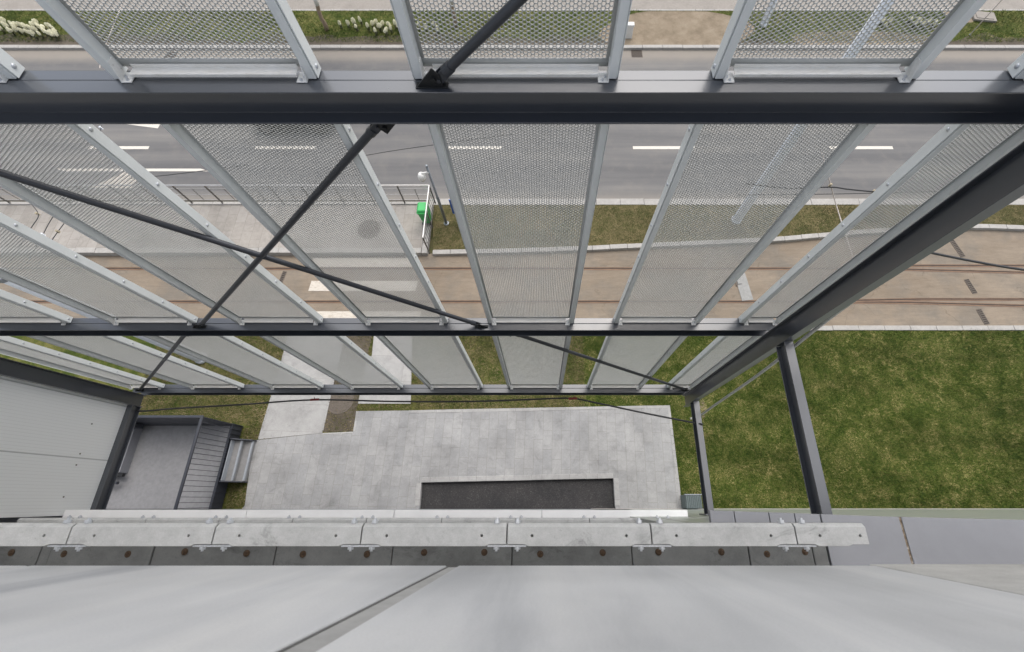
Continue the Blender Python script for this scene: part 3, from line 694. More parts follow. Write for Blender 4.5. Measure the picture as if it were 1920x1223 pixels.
# precast ledges
J = [-8.3,-7.31,-6.14,-4.98,-3.814,-2.648,-1.456,-.282,.884,2.05,2.63]
def Mx(x, y, z, p): return Matrix.Translation(Vector((x,y,z))-root_loc(p)) @ Matrix.Rotation(R(-90),4,'X')
def ledge(D, yf, yb, off, h=.13):
    jj = [J[0]]+[x+off for x in J[1:-1]]+[J[-1]]
    zt = H-D
    for i, (a, b) in enumerate(zip(jj[:-1], jj[1:])):
        a += .006; b -= .006; n = .014
        pl = [(a,yf),(b,yf),(b,yb+n),(b-.13,yb+n),(b-.165,yb),(a+.165,yb),(a+.13,yb+n),(a,yb+n)]
        m = MB(); fy = .026
        # chamfered front edge: prism plus a sloping lip
        pb = pl[::-1]; N = len(pl)
        low = [(x,y,zt-h) for x,y in pl]; mid = [(x,y,zt-.028 if y == yf else zt) for x,y in pl]
        top = [(x,(y-fy if y == yf else y),zt) for x,y in pl]
        m.add(low+mid+top, [tuple(range(N))]+[tuple(range(3*N-1,2*N-1,-1))]
              +[(i2,N+i2,N+(i2+1)%N,(i2+1)%N) for i2 in range(N)])
        m.f.append((N,2*N,2*N+1,N+1)); m.f.append((N+1,2*N+1,2*N+2,N+2)) ; m.f.append((2*N-1,3*N-1,2*N,N))
        me = m
        o = me.build('ledge_beam', M['concrete_beam'], bd)
        bm = bmesh.new(); bm.from_mesh(o.data); bmesh.ops.remove_doubles(bm, verts=bm.verts, dist=1e-5); bmesh.ops.dissolve_degenerate(bm, edges=bm.edges, dist=1e-6); bmesh.ops.recalc_face_normals(bm, faces=bm.faces); bm.to_mesh(o.data); bm.free()
        L = b-a
        hs = (a+L*.17, b-L*.17) if L > .8 else (a+L*.33, b-L*.10)
        ho = MB()
        for x in hs: ho.tube([(x,(yf+yb)/2-.008,zt-.07),(x,(yf+yb)/2-.008,zt+.03)], .0105, 12)
        cut(o, ho)
        bv = o.modifiers.new('bevel','BEVEL'); bv.width = .003; bv.segments = 1; bv.limit_method = 'ANGLE'; bv.angle_limit = R(40)
    for x in jj[1:-1]:
        p = MB().box(x-.155,x+.155,yb-.006,yb+.010,zt-.062,zt-.012).build('splice_plate', M['zinc'], bd, bevel=.002)
        for dx in (-.085,.085):
            MB().lathe([(.010,-.010),(.010,.003),(.024,.0035),(.024,.024)], (0,0,0), 6).build('nut', M['zinc'], bd, local=True).matrix_local = Mx(x+dx, yb-.029, zt-.036, bd)
            MB().lathe([(.027,.0),(.027,.026),(.013,.027),(.013,.042)], (0,0,0), 6).build('bolt', M['zinc'], bd, local=True).matrix_local = Mx(x+dx, yf-.002, zt-.036, bd)
ledge(3.87, -.178, -.345, 0)
ledge(7.5, -.268, -.40, -.13)
# white sill strip of the storey below
sj = [-8.42,-5.2,-2.6,.0,2.57]
for a, b in zip(sj[:-1], sj[1:]):
    MB().box(a+.004,b-.004,-.79,-.165,H-8.36,H-8.30).build('sill', M['sill'], bd, bevel=.004)
MB().box(-8.42,2.57,-.80,-.36,H-8.28,H-4.97).build('recess_wall', M['shade_dark'], bd)  # deep shade of the recess put into the wall colour
# grey coping at the lawn end
cpx = [(1330,957.2),(1376,958.6),(1441,960.8),(1489,962.4),(1537,964.4),(1687,969.5),(1925,975.2),(2200,981)]
cz = H-4.70
cp = [at(x,y,cz) for x,y in cpx]
for i, (a, b) in enumerate(zip(cp[:-1], cp[1:])):
    gp_ = .004 if i not in (4,5) else .012
    MB().prism([(a[0]+gp_,a[1]),(b[0]-gp_,b[1]),(b[0]-gp_,-.80 if i > 3 else -.335),(a[0]+gp_,-.80 if i > 3 else -.335)], cz-.06, cz+(0.003 if i == 5 else 0)).build('coping', M['coping'], bd, bevel=.003)
MB().box(cp[5][0]-.014,cp[5][0]+.014,-.79,cp[5][1]-.004,cz-.05,cz-.006).build('coping_joint', M['rust_joint'], bd)
MB().box(cp[4][0]+.02,18,-.79,-.22,cz-.10,cz-.065).build('coping_support', M['coping'], bd)
for x, z in ((2.955,H-4.99),(3.0,H-8.40)):
    pass
# ------------------------------------------------------------------ clad wing
wg = thing('clad_wing', 'white ribbed metal clad wing wall beside the corner post', 'wall', (-8.47,.7,H-8.79))
MB().box(-12.5,-8.452,-.26,1.797,H-8.797,H-.3).build('cladding', M['cladding'], wg)
for i, (x, y) in enumerate(((172,795),(150,851),(143,872),(119,932),(103,972))):
    a, b = ray(x, y); D = 8.452/-a; MB().tube([(-8.456,b*D,H-D),(-8.446,b*D,H-D)], .013, 8).build('screw', M['iron'], wg)
# ------------------------------------------------------------------ entrance landing
lz = .58
ld = thing('entrance_landing', 'grey concrete landing with dark steel railing and steps beside the terrace', 'landing', (-11.5,1,0))
LX1 = -10.08; LX0 = -16.5; LY = 2.30
MB().box(LX0,LX1-.05,-.26,LY-.05,0,lz).build('floor', M['landing_floor'], ld, bevel=.006)
MB().box(LX0,LX1,LY-.045,LY,.05,lz+1.42).build('side_panel', M['landing_steel'], ld, bevel=.004)
m = MB(); m.box(LX1-.045,LX1+.030,-.26,LY+.01,.15,lz+.05); o = m.build('base_beam', M['landing_steel'], ld, bevel=.004)
rl = MB(); rl.box(LX1+.002,LX1+.078,-.26,LY+.02,lz+1.42,lz+1.47); rl.box(LX0,LX1+.001,LY-.055,LY+.02,lz+1.421,lz+1.47)
rl.build('handrail', M['landing_steel'], ld, bevel=.008)
for k in range(18):
    y = -.22+k*.147
    MB().box(LX1+.029,LX1+.072,y-.006,y+.006,.16,lz+1.42).build('baluster', M['landing_steel'], ld)
sy0, sy1 = .55, 1.80
for k, (xa, xb, z) in enumerate(((LX1+.08,LX1+.32,.42),(LX1+.32,LX1+.57,.25))):
    o = MB().box(xa,xb-.0,sy0,sy1,.0,z).build('step', M['concrete_step'], ld)
    MB().box(xb-.045,xb+.012,sy0+.01,sy1-.01,z-.05,z+.006).build('nosing', M['nosing'], o, bevel=.003)
MB().box(LX1+.076,LX1+.10,sy0+.01,sy1-.01,.42,.60).build('riser', M['nosing'], ld, bevel=.003)
for y in (sy0-.035,sy1+.002):
    m = MB(); prof = [(LX1+.080,0),(LX1+.080,.66),(LX1+.16,.66),(LX1+.60,.34),(LX1+.60,0)]
    m.add([(x,yy,z) for yy in (y,y+.033) for x,z in prof], [(0,1,2,3,4),(9,8,7,6,5)]+[(i,5+i,5+(i+1)%5,(i+1)%5) for i in range(5)])
    m.build('stringer', M['landing_steel'], ld, bevel=.002)
bx_ = at(256,792,lz+.3)[0]
MB().box(LX0,bx_,.78,2.24,lz-.01,lz+.30).build('bench_slab', M['coping'], ld, bevel=.01)
MB().box(bx_-.6,bx_+.28,2.10,2.24,lz+.30,lz+.62).build('bracket_beam', M['landing_steel'], ld, bevel=.004)
MB().box(bx_-.8,bx_+.12,.66,.76,lz+.20,lz+.30).build('bracket_beam', M['gusset'], ld, bevel=.004)
MB().box(bx_-.9,bx_+.02,.44,.52,lz+.20,lz+.30).build('bracket_beam', M['landing_steel'], ld, bevel=.004)
# ------------------------------------------------------------------ small things near the building
c0 = at(1284,930,.55); c1 = at(1314,930,.55)
un = thing('ribbed_unit', 'small green grey ribbed metal box at the foot of the wall beside the strut', 'utility box', ((c0[0]+c1[0])/2,-.05,GZ))
MB().box(c0[0],c1[0],-.25,.14,GZ,GZ+.52).build('body', M['unit'], un, bevel=.01)
m = MB()
for k in range(9):
    x = c0[0]+.03+k*(c1[0]-c0[0]-.06)/8; m.box(x-.012,x+.012,-.24,.148,GZ+.52,GZ+.545)
m.build('rib', M['unit'], un, bevel=.004)
MB().box(c0[0]-.02,c1[0]+.02,.14,.165,GZ+.46,GZ+.55).build('rim', M['galv'], un, bevel=.004)
def cable(name, pts, r, m, label, cat='cable', sub=None, group=None):
    P = [Vector(p) for p in pts]; out = []
    for i in range(len(P)-1):                     # catmull-rom
        p0 = P[max(i-1,0)]; p1 = P[i]; p2 = P[i+1]; p3 = P[min(i+2,len(P)-1)]
        for k in range(8):
            t = k/8; out.append(.5*((2*p1)+(p2-p0)*t+(2*p0-5*p1+4*p2-p3)*t*t+(3*p1-p0-3*p2+p3)*t**3))
    out.append(P[-1])
    o = MB().tube(out, r, 8).build(name, m, smooth=True); tag(o, label, cat, group); return o
def AD(px, py, D): a, b = ray(px, py); return (a*D, b*D, H-D)
cb = cable('slack_cable', [AD(252,762,8.98),AD(262,771,9.0),AD(330,766,9.05),AD(450,759,9.08),AD(590,750,9.08),AD(740,753,9.1),AD(880,753,9.1),AD(1000,749,9.08),AD(1070,747,9.08),AD(1120,756,9.0),AD(1200,773,8.85),AD(1270,787,8.6),AD(1318,796,8.36)], .017, M['cable'], 'black cable slung under the bottom girder between the end struts')
def tape(px, py, D, parent):
    a = Vector(AD(px-8,py+.5,D)); b = Vector(AD(px+8,py-.5,D)); m = MB(); m.tube([a,b],.024,8); c=(a+b)/2; m.tube([c, c+Vector((.03,.03,.09))], .007, 6)
    m.build('tape_tie', M['red_tape'], parent)
tape(590,749.5,9.06,cb); tape(1074,747.5,9.06,cb)
cable('drop_cable', [(3.13,1.90,H-1.0),(3.125,1.86,H-3.86),(3.20,1.73,H-6.0),(3.245,1.645,H-8.2),(3.25,1.61,H-8.9),(3.06,1.55,H-9.0)], .021, M['grey_cable'], 'grey cable hanging beside the corner post down to the lower strut')
# ------------------------------------------------------------------ street things
def pole(px, py, h, r, label, name='street_pole', z=.1, m='pole'):
    x, y = at(px, py, z); p = thing(name, label, 'pole', (x,y,z), group='tall tram poles')
    MB().lathe([(r*1.0,0),(r*.98,.02),(r*.80,h*.6),(r*.62,h)], (0,0,0), 24).build('shaft', M[m], p, local=True, smooth=True)
    MB().lathe([(r*1.12,0),(r*1.12,.10),(r*1.01,.13)], (0,0,-.02), 20).build('collar', M[m], p, local=True)
    MB().lathe([(r*.68,0),(r*.68,.05),(r*.2,.12)], (0,0,h), 16).build('cap', M[m], p, local=True)
    b = MB(); b.lathe([(r*.90,0),(r*.92,.02),(r*.92,.10),(r*.90,.12)], (0,0,6.1), 20); b.build('clamp', M['galv'], p, local=True)
    return p
pole(1380,413,10.2,.185,'tall pale blue grey pole standing in the median behind the perforated panels')
pole(378,672,10.2,.185,'tall pale pole standing on the lawn near the crossing paths')
pole(1430,47,9.6,.16,'tall pale pole standing beyond the road by the sandy patch')
# CCTV pole
x, y = at(837,419,.1); cp_ = thing('camera_pole', 'grey pole with a white dome camera in the grass by the platform end', 'camera pole', (x,y,.1))
hp = 3.25
MB().lathe([(.055,0),(.055,1.6),(.053,1.62),(.042,1.66),(.040,hp)], (0,0,0), 16).build('shaft', M['galv'], cp_, local=True, smooth=True)
MB().lathe([(.11,0),(.11,.02),(.06,.04)], (0,0,0), 16).build('foot', M['galv'], cp_, local=True)
MB().lathe([(.05,0),(.05,.03),(.03,.05)], (0,0,hp), 16).build('cap', M['galv'], cp_, local=True)
MB().tube([(0,-.03,hp-.28),(-.10,-.05,hp-.26),(-.24,-.08,hp-.26)], .035, 10).build('arm', M['white_plastic'], cp_, local=True, smooth=True)
dm = MB().lathe([(.03,.16),(.10,.14),(.135,.05),(.135,-.05),(.125,-.09)][::-1], (-.26,-.085,hp-.42), 20).build('dome_camera', M['white_plastic'], cp_, local=True, smooth=True)
MB().lathe([(.02,-.11),(.07,-.09),(.105,-.04),(.11,0)], (-.26,-.085,hp-.50), 20).build('lens_dome', M['black_glass'], dm, local=True, smooth=True)
# platform railing
rg = thing('railing', 'steel railing with thin bars around the end of the tram platform', 'railing', (-4,PY1,.2))
RX = gx(803,362,1.3); RYF = PY1+.05; rz0, rzt = .22, 1.32
def bar(a, b, r, name, m, n=8): return MB().tube([a,b], r, n).build(name, M[m], rg)
MB().tube([(-26,RYF,rzt),(RX,RYF,rzt),(RX,RYF-.0001,rzt)], .030, 10).build('top_rail', M['stainless'], rg)
RYN = gy(446,rzt)
MB().tube([(RX,RYF,rzt),(RX,RYN,rzt)], .030, 10).build('top_rail', M['stainless'], rg)
for z in (1.12,.78,.45): bar((-26,RYF,z),(RX,RYF,z),.013,'mid_rail','stainless')
for z in (1.12,.45): bar((RX,RYF,z),(RX,RYN,z),.013,'mid_rail','rod')
k = 0; x = RX
while x > -26:
    MB().box(x-.022,x+.022,RYF-.022,RYF+.022,rz0,rzt-.02).build('rail_post', M['rod'], rg)
    bar((x-.62,RYF,.45),(x-.62,RYF,1.12),.012,'baluster','rod',6); x -= 1.25
n = 12
for k in range(1,n+1):
    y = RYF+(RYN-RYF)*k/n
    if k in (6,12): MB().box(RX-.02,RX+.02,y-.02,y+.02,rz0,rzt-.02).build('rail_post', M['rod'], rg)
    else: bar((RX,y,.45),(RX,y,1.12),.010,'baluster','rod',6)
# green bin
x, y = at(793,412,.2); bn = thing('litter_bin', 'bright green plastic bin standing inside the platform railing', 'bin', (RX-.24,y-.05,.2))
def taper(w0, d0, w1, d1, z0, z1):
    return MB().add([(-w0,-d0,z0),(w0,-d0,z0),(w0,d0,z0),(-w0,d0,z0),(-w1,-d1,z1),(w1,-d1,z1),(w1,d1,z1),(-w1,d1,z1)],[(0,3,2,1),(4,5,6,7),(0,1,5,4),(1,2,6,5),(2,3,7,6),(3,0,4,7)])
taper(.15,.17,.20,.24,.04,.82).build('body', M['green_plastic'], bn, local=True, bevel=.03)
taper(.23,.27,.16,.20,.80,.92).build('lid', M['green_plastic'], bn, local=True, bevel=.03)
for s in (-1,1): MB().tube([(s*.13,-.2,.06),(s*.17,-.2,.06)], .06, 14).build('wheel', M['tyre'], bn, local=True)
MB().tube([(-.17,-.29,.84),(.17,-.29,.84)], .018, 8).build('handle', M['green_plastic'], bn, local=True)
# blue sign
x, y = at(862,399,.1); sg = thing('road_sign', 'blue sign board on a thin post, mostly behind a perforated panel', 'sign', (x,y,.1))
MB().lathe([(.03,0),(.03,1.3)], (0,0,0), 10).build('post', M['galv'], sg, local=True)
ra, rb = ray(849,401); D_ = H-.5
MB().box(ra*D_-x,ra*D_-x+.50,rb*D_-y,rb*D_-y+.03,.40,1.25).build('board', M['blue_sign'], sg, local=True, bevel=.004)
# manholes and gratings
def manhole(px, py, r, z, label):
    x, y = at(px, py, z); p = thing('manhole_cover', label, 'manhole cover', (x,y,z))
    MB().lathe([(r+.07,-.03),(r+.07,.010),(r+.005,.012),(r+.005,-.02)], (0,0,0), 32).build('frame_ring', M['iron'], p, local=True)
    m = MB().lathe([(r,-.03),(r,.010),(r-.02,.012)], (0,0,0), 32); k = -r+.05
    while k < r-.03:
        l_ = math.sqrt(max(0,(r-.03)**2-k*k)); m.box(-l_,l_,k-.009,k+.009,.011,.018); m.box(k-.009,k+.009,-l_,l_,.011,.0175); k += .062
    m.build('lid', M['iron'], p, local=True)
manhole(637,751,.40,GZ+.015,'round iron manhole cover in the soil strip between the paths')
manhole(692,430,.38,.202,'round manhole cover on the tram platform behind a perforated panel')
def grate(px, py, w, l, rz, label, z=.003):
    x, y = at(px, py, z); p = thing('drain_grate', label, 'drain grate', (x,y,z), R(rz))
    m = MB(); m.box(-w/2,w/2,-l/2,-l/2+.02,-.02,.008); m.box(-w/2,w/2,l/2-.02,l/2,-.02,.008); m.box(-w/2,-w/2+.02,-l/2+.02,l/2-.02,-.02,.008); m.box(w/2-.02,w/2,-l/2+.02,l/2-.02,-.02,.008)
    m.build('frame', M['iron'], p, local=True)
    b = MB(); n = max(4,int(l/.07))
    for k in range(1,n): 
        yy = -l/2+k*l/n; b.box(-w/2+.02,w/2-.02,yy-.012,yy+.012,-.01,.007)
    b.build('bars', M['iron'], p, local=True)
    MB().box(-w/2+.021,w/2-.021,-l/2+.021,l/2-.021,-.002,.0012).build('gully', M['groove'], p, local=True)
grate(1793,463,.20,.95,14,'dark slot drain across the track bed between median and first rail')
grate(1820,537,.20,.62,11,'dark slot drain between the two tram rails at the lawn side')
grate(1843,594,.20,.62,9,'dark slot drain between the rail and the white lawn kerb')
grate(529,522,.16,.62,-8,'dark slot drain between the rails near the crossing bars')
grate(1194,101,.55,.50,0,'square iron road gully by the far kerb near the sandy patch')
grate(320,104,.55,.50,0,'square iron road gully by the far kerb behind a perforated panel')
x, y = at(1394,538,0); pt = thing('track_plate', 'pale metal cover plate between the tram rails', 'cover plate', (x,y,.0), R(6))
MB().box(-.22,.22,-.58,.58,-.02,.012).build('plate', M['plate'], pt, local=True, bevel=.004)
MB().box(-.20,-.04,.12,.42,.011,.045).build('cover_box', M['plate'], pt, local=True, bevel=.008)
MB().box(-.27,-.21,.05,.40,.0,.03).build('hinge', M['iron'], pt, local=True)
x, y = at(1178,70,.08); bo = thing('bollard', 'small white post at the edge of the sandy soil patch', 'bollard', (x,y,.08))
taper(.17,.12,.15,.11,0,.62).build('body', M['white_plastic'], bo, local=True, bevel=.015)
taper(.19,.14,.17,.12,.62,.68).build('cap', M['white_plastic'], bo, local=True, bevel=.01)
x, y = at(1843,33,.1); cv = thing('concrete_cover', 'square concrete cover slab in the sandy corner of the verge', 'cover slab', (x,y,.09), R(-8))
MB().box(-.55,.55,-.34,.34,0,.10).build('slab', M['far_pave'], cv, local=True, bevel=.015); MB().box(-.42,.42,-.24,.24,.099,.125).build('lid', M['far_pave'], cv, local=True, bevel=.01)
x, y = at(1818,66,.09); sk = thing('thin_stake', 'thin pale stake standing in the verge by the concrete cover', 'stake', (x,y,.09))
MB().lathe([(.022,0),(.018,2.3)], (0,0,0), 8).build('shaft', M['pale_wire'], sk, local=True); MB().lathe([(.05,0),(.05,.03),(.024,.05)], (0,0,0), 10).build('foot', M['galv'], sk, local=True)
# trees
def tree(px, py, h, label):
    x, y = at(px, py, .09); t_ = thing('young_tree', label, 'tree', (x,y,.09), group='young trees in the verge')
    m = MB(); tips = []
    tr = [Vector((0,0,-.05))]
    for k in range(1,9): tr.append(Vector((random.uniform(-.04,.04)+.012*k,random.uniform(-.04,.04),h*.45*k/8)))
    m.tube(tr, [.115-.05*k/8 for k in range(9)], 10)
    def limb(p, d, L, r, lev):
        pts = [p]; q = p; dd = d
        for k in range(4):
            dd = (dd+Vector((random.uniform(-.2,.2),random.uniform(-.2,.2),random.uniform(-.02,.18)))).normalized(); q = q+dd*L/4; pts.append(q)
        m.tube(pts, [r*(1-.7*k/4) for k in range(5)], 6)
        if lev < 2:
            for k in (2,3,4):
                for _ in range(2): limb(pts[k], (dd+Vector((random.uniform(-1,1),random.uniform(-1,1),random.uniform(-.1,.6)))).normalized(), L*.55, r*.45, lev+1)
        else: tips.extend(pts[1:])
    for k in range(6):
        a = 2*math.pi*k/6+random.uniform(-.3,.3); limb(tr[5+k%4], Vector((math.cos(a),math.sin(a),1.1)).normalized(), h*.32, .028, 0)
    m.build('trunk', M['bark'], t_, local=True, smooth=True)
    MB().tube([tr[4], tr[5], tr[6]], [.096,.090,.084], 12).build('whitewash_band', M['whitewash'], t_, local=True, smooth=True)
    n = len(tips)*5; P = np.array([tips[i%len(tips)] for i in range(n)])+RS.normal(0,.09,(n,3))
    a = RS.normal(0,1,(n,2,3)); a /= np.linalg.norm(a,axis=2,keepdims=True); s = RS.uniform(.02,.05,(n,1))
    V = np.stack([P-a[:,0]*s, P+a[:,1]*s*.6, P+a[:,0]*s, P-a[:,1]*s*.6],1).reshape(-1,3)
    fast_mesh('crown', V, np.arange(4*n).reshape(-1,4), M['leaf'], t_)
tree(613,56,5.2,'young tree trunk with whitewash beside the middle flower bed')
tree(853,50,5.0,'young pale tree trunk seen through the perforated panel')
# flowers
def plant(name):
    p = thing(name, '', 'flowering plant', (0,0,0), group='cream flowers in the verge')
    lf = MB(); bl = MB()
    for k in range(16):
        a = random.uniform(0,6.28); l = random.uniform(.12,.24); w = .035
        d = Vector((math.cos(a),math.sin(a),0)); s = Vector((-d.y,d.x,0)); z = random.uniform(.08,.22)
        lf.add([d*.02-s*w*.4, d*l*.6-s*w+Vector((0,0,z)), d*l+Vector((0,0,z*.7)), d*l*.6+s*w+Vector((0,0,z))], [(0,1,2,3)])
    for k in range(5):
        c = Vector((random.uniform(-.10,.10),random.uniform(-.10,.10),0)); hh = random.uniform(.30,.46)
        lf.tube([c*.4, c+Vector((0,0,hh*.6))], .008, 5)
        for j in range(22):                       # panicle of small florets, wide below and pointed above
            t_ = j/21; rr = .070*math.sin(math.pi*(.22+.75*t_))+.008; a = j*2.4
            q = c+Vector((math.cos(a)*rr, math.sin(a)*rr, hh*.62+t_*.17)); s = random.uniform(.020,.032)
            vs = [q+Vector(v)*s for v in ((1,0,0),(-1,0,0),(0,1,0),(0,-1,0),(0,0,1),(0,0,-1))]
            bl.add(vs, [(0,2,4),(2,1,4),(1,3,4),(3,0,4),(2,0,5),(1,2,5),(3,1,5),(0,3,5)])
    lf.build('leaves', M['plant_green'], p, local=True); bl.build('blossoms', M['blossom'], p, local=True)
    return p
protos = [plant('flowering_plant') for _ in range(3)]; usedp = [False]*3
def bed(pts, label):
    for (px, py) in pts:
        i = random.randrange(3)
        if not all(usedp): i = usedp.index(False)
        o = protos[i] if not usedp[i] else copy_tree(protos[i]); usedp[i] = True
        x, y = at(px, py, .3); s = random.uniform(.52,.82)
        o.location = (x,y,.08); o.rotation_euler = (0,0,random.uniform(0,6.28)); o.scale = (s,s,random.uniform(.8,1.05)); o['label'] = label
bed([(-30,46),(-14,52),(0,54),(4,44),(10,42),(12,50),(21,44),(26,50),(20,58),(30,46),(33,58),(40,50),(42,60),(50,52),(52,62),(58,55),(63,66),(64,50),(70,46),(68,58),(74,52),(75,64),(81,52),(84,60),(91,49),(91,64),(99,54),(104,60),(100,66),(107,66)],
    'cream flowering plant of the dense bed at the verge corner nearest the platform side')
bed([(638,46),(653,46),(664,42),(676,40),(667,51),(690,52),(699,48),(704,58),(705,44),(712,52),(718,47),(724,58),(728,46),(733,54),(741,44),(746,52),(752,47),(762,54),(785,50),(798,52),(814,47),(820,56)],
    'cream flowering plant of the loose row between the two young trees')
bed([(1655,38),(1668,40),(1708,36),(1716,45),(1722,40),(1732,46),(1742,42),(1752,44),(1764,47),(1660,47)],
    'cream flowering plant of the small group behind the perforated panel by the tall pole')
# overhead wires
WZ = 5.6
def wire_thing(name, pts, r, m, label, z=WZ, ins=None, cat='overhead wire'):
    o = cable(name, [(*at(px,py,zz),zz) for px,py,zz in pts], r, M[m], label, cat)
    for (px, py, zz, kind) in ins or []:
        x, y = at(px,py,zz); q = .5; MB().lathe([(a_*q,b_*q) for a_,b_ in ((.02,-.10),(.07,-.08),(.03,-.04),(.07,0),(.03,.04),(.07,.08),(.02,.10))], (x,y,zz), 12).build('insulator', M[kind], o, smooth=False)
    return o
wire_thing('tram_feed_cable', [(1640,452,5.9),(1745,474,5.6),(1830,491,5.45),(1920,506,5.5),(2100,528,5.8)], .030, 'cable', 'thick black cable hanging over the track bed beyond the end post')
wire_thing('span_wire', [(1540,285,6.4),(1553,330,6.1),(1568,385,5.6),(1590,455,5.5),(1620,545,5.5)], .014, 'pale_wire', 'thin pale span wire between the panels crossing the road edge', ins=[(1557,347,6.0,'insulator')])
wire_thing('contact_wire', [(1400,345,5.9),(1480,353,5.9),(1556,351,5.95),(1590,355,5.9),(1640,360,5.9)], .018, 'cable', 'black contact wire fitting crossing the thin pale span wire', ins=[(1638,359,5.9,'insulator')])
wire_thing('contact_wire', [(1380,366,5.5),(1520,364.5,5.5),(1650,362,5.5),(2000,352,5.5)], .010, 'cable', 'thin straight contact wire along the near road edge')
wire_thing('span_wire', [(60,384,5.6),(72,404,5.6),(58,428,5.6),(20,490,5.6)], .010, 'cable', 'thin wire with a square clamp over the platform, nearest the frame edge', ins=[(70,401,5.6,'insulator')])
wire_thing('span_wire', [(106,396,5.6),(91,420,5.6),(80,441,5.6),(50,495,5.6)], .010, 'cable', 'thin wire with a pale metal weight over the platform', ins=[(80,440,5.6,'zinc')])
wire_thing('span_wire', [(135,400,5.6),(112,430,5.6),(94,456,5.6),(70,500,5.6)], .010, 'cable', 'thin wire with a tan insulator over the platform, next to the weighted one', ins=[(108,434,5.6,'insulator')])
wire_thing('contact_wire', [(640,300,5.4),(730,284,5.4),(820,271,5.4),(960,252,5.4)], .009, 'cable', 'thin dark wire over the road above the white dome camera')
wire_thing('contact_wire', [(240,335,5.4),(300,330,5.4),(392,319,5.4),(470,309,5.4)], .009, 'cable', 'thin dark wire over the road beside the longer white line')
wire_thing('span_wire', [(187,128,6.0),(190,112,6.0),(200,80,6.0),(236,-10,6.0)], .010, 'pale_wire', 'thin pale wire over the far road edge beside a panel stile')
wire_thing('span_wire', [(190,236,5.7),(187,252,5.7),(182,268,5.7)], .010, 'cable', 'short wire with a ring fitting just below the upper girder', ins=[(189,240,5.7,'zinc')])
wire_thing('span_wire', [(325,-30,6.0),(338,2,6.0),(352,20,6.0),(372,42,6.0)], .016, 'cable', 'dark wire with beads seen through the upper perforated panel', ins=[(345,10,6.0,'iron'),(356,24,6.0,'iron')])
# parked / passing car under the girder
xa = at(474,254)[0]; xb = at(632,254)[0]; yc = gy(254)+.9
car = thing('passing_car', 'dark car on the road, mostly hidden by the upper girder', 'car', ((xa+xb)/2,yc,0))
Lc = xb-xa; 
st = [(-.5,.30,.62,.62,.55),(-.47,.22,.78,.78,.70),(-.36,.20,.86,.84,.86),(-.2,.20,.90,.88,.90),(.1,.20,.92,.88,.90),(.3,.20,.86,.86,.86),(.44,.22,.76,.78,.74),(.5,.32,.60,.62,.55)]
V = []; Fq = []
for fx, z0, z1, w1, w0 in st: V += [(fx*Lc,-w0,z0),(fx*Lc,-w1-.03,(z0+z1)*.55),(fx*Lc,-w1+.06,z1),(fx*Lc,w1-.06,z1),(fx*Lc,w1+.03,(z0+z1)*.55),(fx*Lc,w0,z0)]
for i in range(len(st)-1): Fq += [(i*6+k,i*6+(k+1)%6,(i+1)*6+(k+1)%6,(i+1)*6+k) for k in range(6)]
Fq += [tuple(range(5,-1,-1)), tuple(len(V)-6+k for k in range(6))]
o = MB().add(V,Fq).build('body', M['car_paint'], car, local=True, smooth=True); sm = o.modifiers.new('s','SUBSURF'); sm.levels = 2; sm.render_levels = 2
gh = [(-.40,.84,.70),(-.26,1.36,.58),(.08,1.42,.60),(.27,.86,.72)]
V = []
for fx, z, w in gh: V += [(fx*Lc,-w,z),(fx*Lc,w,z)]
o = MB().add(V+[(-.40*Lc,-.70,.6),(-.40*Lc,.70,.6),(.27*Lc,-.72,.6),(.27*Lc,.72,.6)], [(0,1,3,2),(2,3,5,4),(4,5,7,6),(0,2,4,6,10,8),(1,9,11,7,5,3)]).build('windows', M['car_glass'], car, local=True, bevel=.04)
MB().box(-.25*Lc,.07*Lc,-.56,.56,1.37,1.44).build('roof', M['car_paint'], car, local=True, bevel=.035)
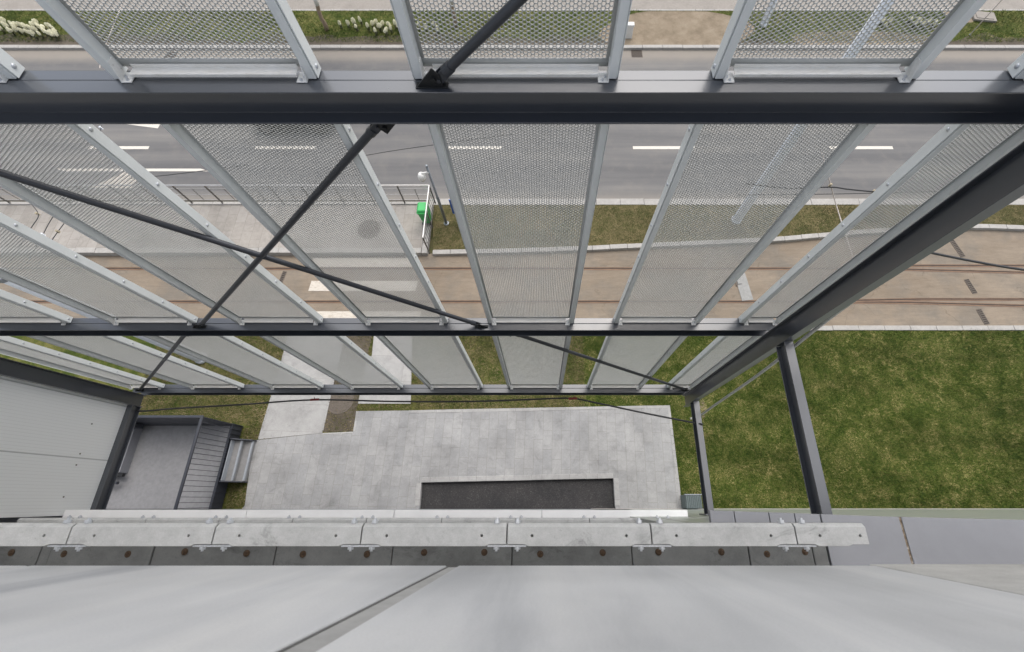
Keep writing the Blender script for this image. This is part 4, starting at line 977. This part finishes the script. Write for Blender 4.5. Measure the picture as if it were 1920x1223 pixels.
for fx in (-.31,.31):
    for s in (-1,1):
        w = MB().tube([(fx*Lc,s*.72,.31),(fx*Lc,s*.90,.31)], .31, 22).build('wheel', M['tyre'], car, local=True, bevel=.02)
        MB().tube([(fx*Lc,s*.80,.31),(fx*Lc,s*.912,.31)], .19, 16).build('rim', M['rod'], w, local=True)
for s in (-1,1):
    MB().box(-.485*Lc,-.455*Lc,s*.55-.12,s*.55+.12,.56,.68).build('headlight', M['stainless'], car, local=True, bevel=.02)
    MB().box(.455*Lc,.488*Lc,s*.55-.12,s*.55+.12,.56,.68).build('tail_light', M['red_tape'], car, local=True, bevel=.02)
# ------------------------------------------------------------------ light, sky, camera
w = bpy.data.worlds.new('World'); S.world = w; w.use_nodes = True; nt = w.node_tree
sky = nt.nodes.new('ShaderNodeTexSky'); sky.sky_type = 'NISHITA'; sky.sun_disc = False
EL, AZ = R(60), R(18)
sky.sun_elevation = EL; sky.sun_rotation = AZ; sky.dust_density = 4; sky.air_density = 1.2
hs = nt.nodes.new('ShaderNodeHueSaturation'); hs.inputs['Saturation'].default_value = .46
bg = nt.nodes['Background']; bg.inputs['Strength'].default_value = .15
nt.links.new(sky.outputs[0], hs.inputs['Color']); nt.links.new(hs.outputs[0], bg.inputs['Color'])
sd = bpy.data.lights.new('sun','SUN'); sd.energy = .9; sd.angle = R(80); sd.color = (1,.97,.93)
so = bpy.data.objects.new('sun', sd); COL.objects.link(so)
dirv = Vector((math.sin(AZ)*math.cos(EL), math.cos(AZ)*math.cos(EL), math.sin(EL)))
so.rotation_euler = (-dirv).to_track_quat('-Z','Y').to_euler(); so.location = dirv*40
cd = bpy.data.cameras.new('camera'); cam = bpy.data.objects.new('camera', cd); COL.objects.link(cam); S.camera = cam
cd.sensor_width = 36; cd.lens = 36*F/1920; cd.shift_x = -(CX-960)/1920; cd.clip_start = .05; cd.clip_end = 1500
cam.location = (0,0,H); cam.rotation_euler = (TH,0,0)
cd.dof.use_dof = True; cd.dof.focus_distance = 9.0; cd.dof.aperture_fstop = 3.2
S.view_settings.view_transform = 'Standard'; S.view_settings.look = 'None'; S.view_settings.exposure = 0.56; S.view_settings.gamma = 1
S.cycles.max_bounces = 6; S.cycles.diffuse_bounces = 4
S.cycles.use_denoising = True; S.cycles.use_adaptive_sampling = False
